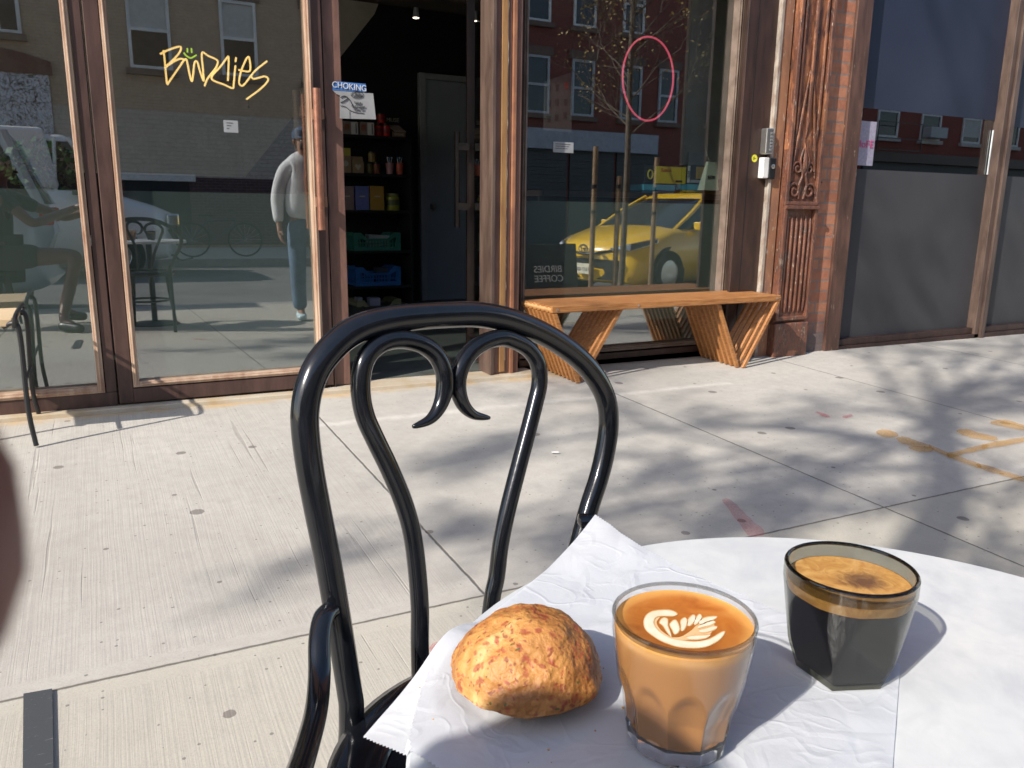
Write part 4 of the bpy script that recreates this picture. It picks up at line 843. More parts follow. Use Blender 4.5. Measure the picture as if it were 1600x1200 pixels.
# scone
SCN = NT('baked_scone'); t = SCN; v = t.mapv(); n1 = t.noise(v, 22, 6, .62, .6); n2 = t.noise(v, 95, 5, .65)
c = t.ramp(n1, [(.32, (.20, .075, .020)), (.44, (.37, .16, .040)), (.56, (.50, .25, .070)), (.70, (.62, .39, .16))])
c = t.mix(t.ramp(n2, [(.35, .45), (.6, 0.0)]), c, (.42, .16, .04))
for sc2, thr, colr in ((140, .58, (.24, .030, .020)), (200, .66, (.34, .07, .03)), (290, .72, (.18, .025, .018))):
    vo = t.n('TexVoronoi'); vo.inputs['Scale'].default_value = sc2; dv = t.n('VectorMath', operation='ADD'); nn_ = t.n('TexNoise'); nn_.inputs['Scale'].default_value = 120; t.l(v, nn_.inputs['Vector'])
    s3 = t.n('VectorMath', operation='SCALE'); s3.inputs['Scale'].default_value = .012; t.l(nn_.outputs['Color'], s3.inputs[0]); t.l(v, dv.inputs[0]); t.l(s3.outputs[0], dv.inputs[1]); t.l(dv.outputs[0], vo.inputs['Vector'])
    sp_ = t.n('SeparateColor'); t.l(vo.outputs['Color'], sp_.inputs[0])
    mk = t.math('MULTIPLY', t.ramp(vo.outputs['Distance'], [(.26, 1.0), (.42, 0.0)]), t.math('GREATER_THAN', sp_.outputs[0], thr))
    c = t.mix(t.math('MULTIPLY', mk, .68), c, colr)
mpg = t.mapv((130, 330, 220), (.4, .6, .9)); vg = t.n('TexVoronoi'); vg.inputs['Scale'].default_value = 1; t.l(mpg, vg.inputs['Vector']); sg2 = t.n('SeparateColor'); t.l(vg.outputs['Color'], sg2.inputs[0])
mk = t.math('MULTIPLY', t.ramp(vg.outputs['Distance'], [(.16, 1.0), (.26, 0.0)]), t.math('GREATER_THAN', sg2.outputs[1], .86)); c = t.mix(t.math('MULTIPLY', mk, .9), c, (.07, .09, .02))
t.col(c); t.set(Roughness=.52); t.b.inputs['Subsurface Weight'].default_value = .12; t.b.inputs['Subsurface Radius'].default_value = (.01, .004, .002)
t.bump(t.math('ADD', n1, t.math('MULTIPLY', n2, .9)), 1.0, .0027); SCN = SCN.m
b = bmesh.new(); bmesh.ops.create_icosphere(b, subdivisions=7, radius=1)
cs_ = Vector((.2075, -3.2245, TC.z+.0030))
for v in b.verts:
    p = v.co.copy(); z = p.z
    f = 1+.06*noise.noise(p*1.6+Vector((3, 1, 0)))+.045*noise.noise(p*3.6)-.026*abs(noise.noise(p*7.5))-.010*abs(noise.noise(p*15))+.004*noise.noise(p*26)+.003*noise.noise(p*48)+.018
    rad_ = .0442*f; zz = (z*.0365 if z > 0 else z*.0105)*f + .0125
    if z > 0: k = 1-.12*z
    else: k = 1-.26*min(1, -z)**1.5
    v.co = Vector((p.x*rad_*k*1.03, p.y*rad_*k*.98, max(zz, -.001)))+cs_
o = finish('scone', b, SCN, None, True, 0, 180); tag(o, 'golden brown savoury scone with red flecks on the wax paper', 'scone')
# crumbs
m = MB(); rng = random.Random(9)
for i in range(34):
    a_ = rng.uniform(0, 6.28); d_ = .047+abs(rng.gauss(0, .012)); q = Vector((cs_.x+math.cos(a_)*d_, cs_.y+math.sin(a_)*d_, TC.z+.0022)); s_ = rng.uniform(.0004, .0012)
    m.lathe([(0, -s_), (s_, -s_*.3), (s_*.8, s_*.5), (0, s_)], q, 6)
tag(m.build('crumbs', pm('crumb', (.50, .28, .10), .8)), 'tiny golden crumbs scattered around the scone on the paper', 'crumbs', kind='stuff')
# glasses
def thin_glass(name, tint, base=.05, rough=.0):
    t = NT(name); t.t.nodes.remove(t.b); tr = t.n('BsdfTransparent'); tr.inputs[0].default_value = (*tint, 1); gl = t.n('BsdfGlossy'); gl.inputs['Roughness'].default_value = rough
    geo = t.n('NewGeometry'); dp = t.n('VectorMath', operation='DOT_PRODUCT'); t.l(geo.outputs['Incoming'], dp.inputs[0]); t.l(geo.outputs['Normal'], dp.inputs[1])
    c = t.math('ABSOLUTE', dp.outputs['Value']); p = t.math('POWER', t.math('SUBTRACT', 1.0, c), 4.0); f = t.math('MULTIPLY_ADD', p, .75, base); mx = t.n('MixShader')
    t.l(f, mx.inputs[0]); t.l(tr.outputs[0], mx.inputs[1]); t.l(gl.outputs[0], mx.inputs[2]); t.l(mx.outputs[0], t.o.inputs[0]); return t.m
def facet_surface(c, prof, n, a0, apo, N=160, inset=0.0, flip=False, soft=.0006, conc=0):
    # prof: list of (z, round radius); apo(z): facet apothem
    rings = []
    for z, r in prof:
        ring_ = []
        for k in range(N):
            th = k*2*math.pi/N; d = ((th-a0+math.pi/n) % (2*math.pi/n))-math.pi/n     # angle from nearest vertex direction
            dd = math.pi/n-abs(d)                                                     # angle from facet centre
            fa = apo(z)/math.cos(dd); rr_ = min(r, fa)
            if conc and fa < r: rr_ -= conc*min(1, (r-fa)/.0009)*math.cos(dd*n/2)**1.0
            if abs(r-fa) < soft*2: rr_ -= (soft*2-abs(r-fa))**2/(soft*8)
            rr_ -= inset; ring_.append(c+Vector((rr_*math.cos(th), rr_*math.sin(th), z)))
        rings.append(ring_)
    return rings
CL = thin_glass('clear_glass', (.985, .99, .985), .035); CLT = NT('thick_clear_glass'); CLT.set(Roughness=.0, IOR=1.45); CLT.b.inputs['Transmission Weight'].default_value = 1; CLT.col((.97, .99, .98)); CLT = CLT.m
LC = Vector((.2605, -3.2995, TC.z+.0022)); LH = .073
def R1(z): f = z/LH; return .0280+(.0376-.0280)*min(1, f*1.12)**.9 if f < .9 else .0376
def A1(z): f = z/LH; return .0258+.0095*f if f < .35 else .0291+.0206*(f-.35)
zs_ = [LH*i/60 for i in range(61)]
lt = thing('latte_glass', 'faceted clear glass of milky latte topped with white leaf latte art', 'glass of coffee', tuple(LC))
m = MB(); rg = facet_surface(LC, [(z, R1(z)) for z in zs_], 10, R(256), A1, conc=.0013, soft=.0002)
inner = [[LC+Vector(((p-LC).xy.normalized().x*(((p-LC).xy.length)-.0016), (p-LC).xy.normalized().y*(((p-LC).xy.length)-.0016), p.z-LC.z)) for p in r_] for r_ in rg[9:]][::-1]
lip = [[(p+q)/2+Vector((0, 0, .0008)) for p, q in zip(rg[-1], inner[0])]]
m.loft(rg+lip+inner, True, False); m.build('glass_wall', CL, lt, smooth=True, angle=14)
m = MB(); rb = facet_surface(LC, [(.0003, .0255), (.0012, .0266), (.004, .0272), (.0095, R1(.0095)-.0003)], 10, R(256), lambda z: A1(z)-.0002)
m.loft([[LC+Vector((0, 0, .0004))]*0 or r_ for r_ in rb]); m.build('glass_base', CLT, lt, smooth=True, angle=20)
LAT = NT('milky_latte'); t = LAT; sz = t.n('SeparateXYZ'); t.l(t.tc.outputs['Object'], sz.inputs[0])
c = t.ramp(sz.outputs[2], [(.058, (.31, .150, .055)), (.064, (.34, .170, .063)), (.0668, (.46, .25, .09))])
t.col(c); t.set(Roughness=.22); LAT = LAT.m
zl = .0685
m = MB(); q = [z for z in zs_ if .0098 < z < zl]
m.loft(facet_surface(LC, [(.0098, R1(.0098)-.003)]+[(z, R1(z)) for z in q]+[(zl, R1(zl))], 10, R(256), A1, inset=.0012, conc=.0013, soft=.0002)); m.build('latte', LAT, lt, smooth=True, angle=14)
CRM = NT('latte_crema'); t = CRM; v = t.mapv(); f = t.noise(v, 40, 5, .6, 1.2); sz = t.n('SeparateXYZ'); t.l(v, sz.inputs[0])
rd = t.math('SQRT', t.math('ADD', t.math('POWER', sz.outputs[0], 2.0), t.math('POWER', sz.outputs[1], 2.0)))
c = t.ramp(f, [(.3, (.30, .085, .014)), (.55, (.40, .13, .022)), (.75, (.44, .18, .04))]); c = t.mix(t.ramp(t.math('ADD', rd, t.math('MULTIPLY', f, .004)), [(.030, 0.0), (.0375, .7)]), c, (.66, .36, .10))
t.col(c); t.set(Roughness=.3); CRM = CRM.m
MB().tube([LC+Vector((.0369*math.cos(a_), .0369*math.sin(a_), LH+.0002)) for a_ in [i*math.pi/40 for i in range(80)]], .0011, 10, closed=True).build('rim', thin_glass('clear_rim', (.72, .72, .70), .06), lt, smooth=True)
MB().lathe([(0, zl+.0002), (.0345, zl+.0002), (.0362, zl+.001), (.0362, zl-.002), (0, zl-.002)], LC, 64).build('crema', CRM, lt, smooth=True)
MILK = pm('milk_foam', (.78, .68, .53), .35, (.70, .56, .38), 90); MILK3 = pm('foam_edge_tan', (.62, .40, .20), .35, (.52, .28, .10), 90); MILK2 = pm('tan_milk_foam', (.72, .50, .28), .35, (.62, .38, .17), 60)
def art(pts, name='milk_art', dz=.0004, mat=MILK, halo=True):
    if halo and mat is MILK:
        c_x = sum(p[0] for p in pts)/len(pts); c_y = sum(p[1] for p in pts)/len(pts); n_ = len(pts); o2 = []
        for i in range(n_):
            a_, b_ = pts[i-1], pts[(i+1) % n_]; tx_, ty_ = b_[0]-a_[0], b_[1]-a_[1]; l_ = math.hypot(tx_, ty_) or 1
            ar = sum(pts[k][0]*pts[(k+1) % n_][1]-pts[(k+1) % n_][0]*pts[k][1] for k in range(n_)); sg3 = 1 if ar > 0 else -1
            o2.append((pts[i][0]+sg3*ty_/l_*14, pts[i][1]-sg3*tx_/l_*14))
        art(o2, 'foam_edge', dz-.00012, MILK3, False)
    z = LC.z+zl+.0002+dz; P_ = [atz(990+x/10, 920+y/10, z) for x, y in pts]; P_ = cr(P_, 4, True); b_ = bmesh.new(); f_ = b_.faces.new([b_.verts.new(p) for p in P_]); 
    ex = bmesh.ops.inset_region(b_, faces=[f_], thickness=.0005, depth=.00025); bmesh.ops.triangulate(b_, faces=[f for f in b_.faces if len(f.verts) > 4]); bmesh.ops.recalc_face_normals(b_, faces=b_.faces[:]); finish(name, b_, mat, lt, True)
art([(420, 430), (360, 520), (420, 640), (560, 740), (640, 760), (760, 740), (900, 650), (1000, 560), (1180, 480), (1260, 540), (1240, 640), (1180, 720), (1050, 780), (800, 800), (560, 770), (420, 700), (330, 620), (300, 520), (340, 440)], dz=.0001, mat=MILK2)
art([(680, 395), (600, 345), (450, 335), (300, 355), (200, 420), (165, 530), (200, 640), (320, 740), (480, 830), (680, 895), (900, 920), (1120, 900), (1300, 820), (1400, 720), (1420, 670), (1380, 680), (1280, 740), (1160, 800), (980, 830), (780, 815), (600, 780), (470, 720), (370, 640), (310, 540), (330, 460), (400, 425), (520, 420), (620, 420)])
for pl_ in ([(430, 480), (480, 455), (530, 480), (530, 570), (560, 660), (590, 740), (520, 660), (460, 570), (410, 530)], [(570, 560), (620, 500), (660, 495), (700, 560), (710, 640), (680, 690), (640, 700), (610, 640)], [(740, 500), (800, 455), (830, 490), (820, 570), (780, 640), (750, 650), (745, 580)], [(870, 460), (930, 410), (960, 430), (950, 500), (890, 565), (850, 570), (855, 510)], [(985, 450), (1030, 400), (1060, 430), (1040, 490), (960, 560), (950, 520)], [(1020, 520), (1100, 460), (1200, 440), (1300, 440), (1240, 480), (1140, 510), (1060, 550)], [(1000, 590), (1120, 540), (1230, 505), (1270, 520), (1210, 560), (1090, 590), (1020, 610)], [(1020, 650), (1120, 625), (1230, 590), (1300, 600), (1270, 630), (1160, 670), (1060, 680)], [(820, 760), (940, 735), (1080, 730), (1200, 720), (1140, 760), (1000, 785), (880, 785)]):
    art(pl_, 'milk_art', .0003)
for x, y, r in ((1150, 880, 2), (1090, 900, 1.5), (120, 470, 2)): pass
# smoked glass
BC = Vector((.396, -3.2925, TC.z+.0016)); BH = .070
sm = thing('smoked_glass', 'smoky grey glass of black coffee with amber crema on the table', 'glass of coffee', tuple(BC))
SMK = thin_glass('smoked_glass', (.60, .60, .54), .06)
def R2(z): f = z/BH; return .0300+.0088*min(1, f*1.15)
def A2(z): f = z/BH; return .0212+f*.0200
m = MB(); rg = facet_surface(BC, [(BH*i/60, R2(BH*i/60)) for i in range(61)], 5, R(212), A2, 200, soft=.0004)
bot = [[BC+(p-BC)*f_ + Vector((0, 0, 0)) for p in rg[0]] for f_ in (.02, .95)]
inner = [[BC+Vector(((p-BC).xy.normalized().x*(((p-BC).xy.length)-.0026), (p-BC).xy.normalized().y*(((p-BC).xy.length)-.0026), p.z-BC.z)) for p in r_] for r_ in rg[6:]][::-1]
lip = [[p*(1-k)+q*k+Vector((0, 0, .0014*math.sin(k*math.pi))) for p, q in zip(rg[-1], inner[0])] for k in (.25, .5, .75)]
m.loft(bot+rg+lip+inner, True, False); m.build('glass_wall', SMK, sm, smooth=True, angle=30)
MB().tube([BC+Vector((.0374*math.cos(a_), .0374*math.sin(a_), BH+.0002)) for a_ in [i*math.pi/40 for i in range(80)]], .0012, 10, closed=True).build('rim', thin_glass('smoked_rim', (.22, .22, .21), .06), sm, smooth=True)
zb_ = .0612
COF = NT('black_coffee'); COF.col((.012, .010, .012)); COF.set(Roughness=.25); COF = COF.m
m = MB(); m.loft(facet_surface(BC, [(z, R2(z)) for z in [.004+(zb_-.0064-.004)*i/30 for i in range(31)]], 5, R(212), A2, 200, inset=.0016)); m.build('coffee', COF, sm, smooth=True, angle=30)
CRB = NT('amber_crema'); t = CRB; v = t.mapv(); f = t.noise(v, 70, 5, .6, 2.0); sz = t.n('SeparateXYZ'); t.l(v, sz.inputs[0])
dx = t.math('SUBTRACT', sz.outputs[0], .0075); dy = t.math('SUBTRACT', sz.outputs[1], -.0035)
rd = t.math('SQRT', t.math('ADD', t.math('POWER', dx, 2.0), t.math('POWER', t.math('MULTIPLY', dy, 1.1), 2.0)))
rd = t.math('ADD', rd, t.math('MULTIPLY', t.math('SUBTRACT', f, .5), .016))
c = t.ramp(f, [(.3, (.38, .18, .05)), (.6, (.52, .29, .09)), (.8, (.62, .40, .16))]); c = t.mix(t.ramp(rd, [(.006, .9), (.017, 0.0)]), c, (.09, .045, .03))
t.col(c); t.set(Roughness=.12); CRB = CRB.m
m = MB(); m.loft(facet_surface(BC, [(z, R2(z)) for z in (zb_-.0062, zb_-.004, zb_-.002, zb_)], 5, R(212), A2, 200, inset=.0019)); m.build('crema', CRB, sm, smooth=True, angle=30)
# ------------------------------------------------------------------ marks on the pavement
def spray(name, label, cat, polys, colr, dens=.55, group=None, edge=True, dz=.003):
    t = NT(name); t.t.nodes.remove(t.b); d = t.n('BsdfDiffuse'); d.inputs[0].default_value = (*colr, 1); tr = t.n('BsdfTransparent')
    n_ = t.noise(t.mapv(), 260, 4, .6); n2_ = t.noise(t.mapv(), 9, 3)
    f = t.math('MULTIPLY', t.ramp(n_, [(.34, 0.0), (.66, 1.0)]), t.ramp(n2_, [(.3, dens*.7), (.65, dens)])); f = t.math('ADD', f, dens*.35)
    mx = t.n('MixShader'); t.l(f, mx.inputs[0]); t.l(tr.outputs[0], mx.inputs[1]); t.l(d.outputs[0], mx.inputs[2]); t.l(mx.outputs[0], t.o.inputs[0])
    b = bmesh.new()
    for P_ in polys:
        P3 = [ag(x, y) for x, y in P_]
        P3 = [Vector((p.x+random.uniform(-.004, .004), p.y+random.uniform(-.004, .004), 0)) for p in cr(P3, 5, True)]
        b.faces.new([b.verts.new((p.x, p.y, gz(p.x, p.y)+dz)) for p in P3])
    bmesh.ops.triangulate(b, faces=b.faces[:]); bmesh.ops.recalc_face_normals(b, faces=b.faces[:])
    o = finish(name, b, t.m); tag(o, label, cat, group); return o
def band(p, q, w0): return [(p[0], p[1]-w0), ((p[0]+q[0])/2, (p[1]+q[1])/2-w0), (q[0], q[1]-w0), (q[0], q[1]+w0), ((p[0]+q[0])/2, (p[1]+q[1])/2+w0), (p[0], p[1]+w0)]
spray('paint_mark', 'orange sprayed utility arrow with blots at the right of the pavement', 'paint mark',
      [[(1369, 676), (1378, 672), (1395, 674), (1404, 681), (1394, 684), (1378, 683)], [(1401, 686), (1412, 683), (1434, 690), (1456, 698), (1446, 701), (1425, 698), (1408, 693)], [(1420, 699), (1440, 698), (1460, 701), (1456, 706), (1440, 707), (1426, 704)],
       band((1452, 698), (1482, 712), 3.0), band((1482, 712), (1530, 729), 3.6), band((1530, 729), (1602, 751), 3.8), band((1484, 712), (1540, 698), 3.8), band((1540, 698), (1640, 680), 4.2),
       [(1494, 674), (1510, 671), (1530, 677), (1558, 684), (1552, 689), (1530, 687), (1508, 682)], [(1546, 661), (1570, 656), (1600, 665), (1620, 672), (1600, 673), (1572, 668)]], (.58, .31, .06), .50)
RP = (.55, .10, .13)
spray('paint_mark', 'faint red sprayed tick marks beside the bench end of the pavement', 'paint mark', [[(1274, 644), (1284, 646), (1297, 651), (1288, 652)], [(1316, 652), (1330, 648), (1332, 651), (1322, 654)]], RP, .45)
spray('paint_mark', 'red sprayed stroke on the pavement just beyond the table edge', 'paint mark', [[(1128, 783), (1142, 783), (1166, 805), (1194, 834), (1170, 838), (1150, 812)]], RP, .26)
spray('paint_mark', 'red sprayed smudge on the pavement behind the scone', 'paint mark', [[(672, 1010), (700, 998), (722, 1002), (712, 1030), (680, 1032)]], RP, .40)
# tape
b = bmesh.new(); q = [ag(37, 1087), ag(82, 1079), ag(84, 1200), ag(84, 1330), ag(34, 1345), ag(36, 1200)]
b.faces.new([b.verts.new((p.x, p.y, gz(p.x, p.y)+.0045)) for p in q]); bmesh.ops.recalc_face_normals(b, faces=b.faces[:])
t = NT('worn_dark_tape'); f = t.noise(t.mapv((3, 12, 1), (0, 0, .3)), 14, 6, .7, .5); t.col(t.ramp(f, [(.62, (.050, .055, .060)), (.70, (.22, .21, .2))])); t.set(Roughness=.6); t.bump(f, .3, .001)
tag(finish('floor_tape', b, t.m), 'strip of dark grey tape stuck on the pavement at lower left', 'tape')
# dry leaf by the door
lf = MB(); p = ag(279, 607); p.z = gz(p.x, p.y)
lf.loft([[p+Vector((-.022, -.004, .003)), p+Vector((0, -.010, .012)), p+Vector((.020, 0, .004)), p+Vector((0, .012, .010))], [p+Vector((-.012, .0, .03)), p+Vector((0, -.006, .036)), p+Vector((.012, 0, .030)), p+Vector((0, .006, .032))], [p+Vector((-.001, 0, .05)), p+Vector((0, -.001, .052)), p+Vector((.001, 0, .05)), p+Vector((0, .001, .05))]])
tag(lf.build('dry_leaf', pm('dry_leaf', (.42, .26, .12), .7)), 'curled dry brown leaf lying against the glass door sill', 'leaf')
p = ag(866, 708); cg = MB().tube([(p.x-.012, p.y, gz(p.x, p.y)+.005), (p.x+.012, p.y-.012, gz(p.x, p.y)+.005)], .0035, 8).build('cigarette_butt', WHITEP); tag(cg, 'cigarette butt on the pavement framed by the chair back', 'cigarette butt')
# ------------------------------------------------------------------ trees
BARK = pm('grey_bark', (.16, .13, .10), .9, (.08, .065, .05), 18, bump=.8, bscale=40)
def tree(label, base, trunk_pts, tr_r, limbs, seed, leafmat, leaf_n, leaf_s, twig_l, targets=(), name='street_tree'):
    rng = random.Random(seed); root = thing(name, label, 'tree', tuple(base), group='street trees')
    tp = cr(trunk_pts, 5); MB().tube(tp, [tr_r*(1-.35*i/len(tp)) for i in range(len(tp))], 12).build('trunk', BARK, root, smooth=True)
    m = MB(); tips = []
    def grow(p, d, L_, r, lv):
        pts = [p]; q = p; n = 5
        for i in range(n):
            d = (d+Vector((rng.gauss(0, .13), rng.gauss(0, .13), rng.gauss(0, .08)+.05))).normalized(); q = q+d*L_/n; pts.append(q)
        m.tube(pts, [r*(1-.6*i/n) for i in range(n+1)], 6 if lv < 2 else 4, cap=False)
        if lv >= 2: tips.extend(pts[2:])
        if lv < 3:
            for k in range(rng.choice((3, 4)) if lv < 2 else 3):
                s = pts[rng.randint(1, n)]; a = (d+Vector((rng.gauss(0, .6), rng.gauss(0, .6), rng.gauss(.1, .4)))).normalized()
                grow(s, a, L_*rng.uniform(.5, .75), r*.5, lv+1)
    for (p, d, L_, r) in limbs: grow(Vector(p), Vector(d).normalized(), L_, r, 0)
    extra = []
    for (s_, t_, rad_, cnt) in targets:
        s_, t_ = Vector(s_), Vector(t_); md = (s_+t_)/2+Vector((rng.gauss(0, .1), rng.gauss(0, .1), .25)); m.tube(cr([s_, md, t_], 5), [.026*(1-.75*i/10) for i in range(11)], 6, cap=False)
        for k in range(int(6+rad_*14)):
            o_ = sph(rng); e_ = t_+Vector((o_.x*rad_, o_.y*rad_, o_.z*rad_)); q_ = t_*.8+md*.2
            m.tube([q_, (q_+e_)/2+Vector((rng.gauss(0, .04), rng.gauss(0, .04), .03)), e_], [.007, .005, .002], 4, cap=False)
            for j in range(int(cnt/(6+rad_*14))): f_ = rng.uniform(.35, 1.1); extra.append(q_*(1-f_)+e_*f_+Vector((rng.gauss(0, .05), rng.gauss(0, .05), rng.gauss(0, .05))))
    m.build('limbs', BARK, root)
    pts = []
    for k in range(leaf_n):
        t_ = rng.choice(tips); pts.append(t_+Vector((rng.gauss(0, twig_l), rng.gauss(0, twig_l), rng.gauss(0, twig_l))))
    pts += extra
    leafmesh('crown', pts, leaf_s, leafmat, root, rng, .6); return root
LEAFA = pm('spring_leaf', (.12, .17, .04), .5, (.07, .11, .02), 3); LEAFB = pm('young_bud_leaf', (.34, .24, .07), .6, (.2, .15, .05), 5)
SH = Vector((-math.sin(SUN_AZ), -math.cos(SUN_AZ), 0)); TE = math.tan(SUN_EL)
def lift(px, py, Yc, dx=0, dy=0):                       # where something must stand over the kerb side to shade that spot
    g = ag(px, py); t = (g.y-Yc)/math.cos(SUN_AZ); return Vector((g.x+SH.x*t+dx, Yc+dy, g.z+t*TE))
TY = -4.6
a0, a1, a2 = lift(1424, 880, TY), lift(1472, 699, TY), lift(1484, 661, TY)
bx = a0.x-.08; base = Vector((bx, TY, gz(bx, TY)))
fk = lift(1470, 640, TY)
L1, L2, L3, L4 = lift(1420, 600, TY, 0, -.1), lift(1530, 610, TY, 0, .1), lift(1560, 730, TY), lift(1250, 700, TY)
limbs = [(fk, (-.45, .1, 1), 2.4, .036), (fk-Vector((0, 0, .1)), (.35, -.2, 1), 2.2, .034), (fk-Vector((0, 0, .5)), (-.9, -.1, .55), 2.0, .024), (fk-Vector((0, 0, .75)), (.8, .2, .7), 1.7, .022), (fk-Vector((0, 0, .9)), (-.7, .6, .35), 1.8, .020), (fk-Vector((0, 0, .25)), (-.2, .8, .8), 1.8, .024), (fk-Vector((0, 0, .3)), (-.3, -.9, .7), 1.8, .022), (fk+Vector((0, 0, .4)), (.1, .1, 1), 2.6, .030)]
tree('leafy street tree at the kerb whose trunk shadow crosses the pavement', base, [base, base+Vector((.03, 0, 1.5)), a0, a1, fk, fk+Vector((.03, .03, .5))], .088, limbs, 11, LEAFA, 3600, .062, .085,
     targets=[(fk-Vector((0, 0, z_)), lift(x, y, TY, 0, dy), r_, n_) for x, y, z_, dy, r_, n_ in ((450, 920, 1.0, .1, .15, 60), (690, 880, .8, .2, .2, 90), (715, 705, .5, 0, .26, 170), (760, 745, .5, .3, .2, 120), (850, 870, .9, .1, .28, 180), (960, 800, .7, -.2, .26, 170), (1050, 770, .6, .2, .30, 230), (1120, 790, .6, -.1, .30, 240), (1090, 655, .2, 0, .18, 90), (1240, 750, .6, .1, .24, 130), (1330, 770, .5, -.2, .22, 100), (1590, 600, -.3, 0, .34, 260), (1570, 570, -.4, .3, .3, 160), (1610, 650, -.1, .1, .3, 200), (1330, 850, .9, .2, .2, 150), (1570, 890, .9, 0, .22, 170), (1660, 770, .4, 0, .3, 200))])
tb0 = Vector((6.02, -4.68, gz(6, -4.68)))
limbs = []
rng = random.Random(21)
for i in range(26):
    z = 1.75+i*.105; a_ = rng.uniform(0, 6.28); limbs.append((tb0+Vector((.02, 0, z+.2)), (math.cos(a_), math.sin(a_), .75), .95*(1-.012*i), .010))
tree('thin young street tree with twiggy bare crown tied between wooden stakes', tb0, [tb0, tb0+Vector((.02, 0, 1.4)), tb0+Vector((-.01, .02, 3)), tb0+Vector((.03, 0, 4.6))], .042, limbs, 4, LEAFB, 1500, .04, .04)
for k, (x, y, h, lab) in enumerate(((5.58, -4.72, 1.80, 'brown wooden tree stake, left of the thin tree in the window reflection'), (5.86, -4.60, 1.45, 'brown wooden tree stake, right against the thin trunk'), (6.55, -4.76, 1.72, 'pale wooden tree stake, right of the thin tree'))):
    q = thing('tree_stake', lab, 'stake', (x, y, gz(x, y)), group='wooden tree stakes'); g_ = gz(x, y)
    MB().tube([(x, y, g_-.05), (x+.01, y, g_+h)], .032, 12).build('stake_pole', pm('stake_wood', (.28, .19, .11), .8, (.16, .11, .07), 12), q, smooth=True)
    MB().tube([(x, y, g_+1.30), (x, y, g_+1.345)], .036, 12).build('rubber_tie', RUBBER, q)
    MB().tube([(x, y, g_+1.0), (x, y, g_+1.03)], .035, 12).build('rubber_tie', RUBBER, q)
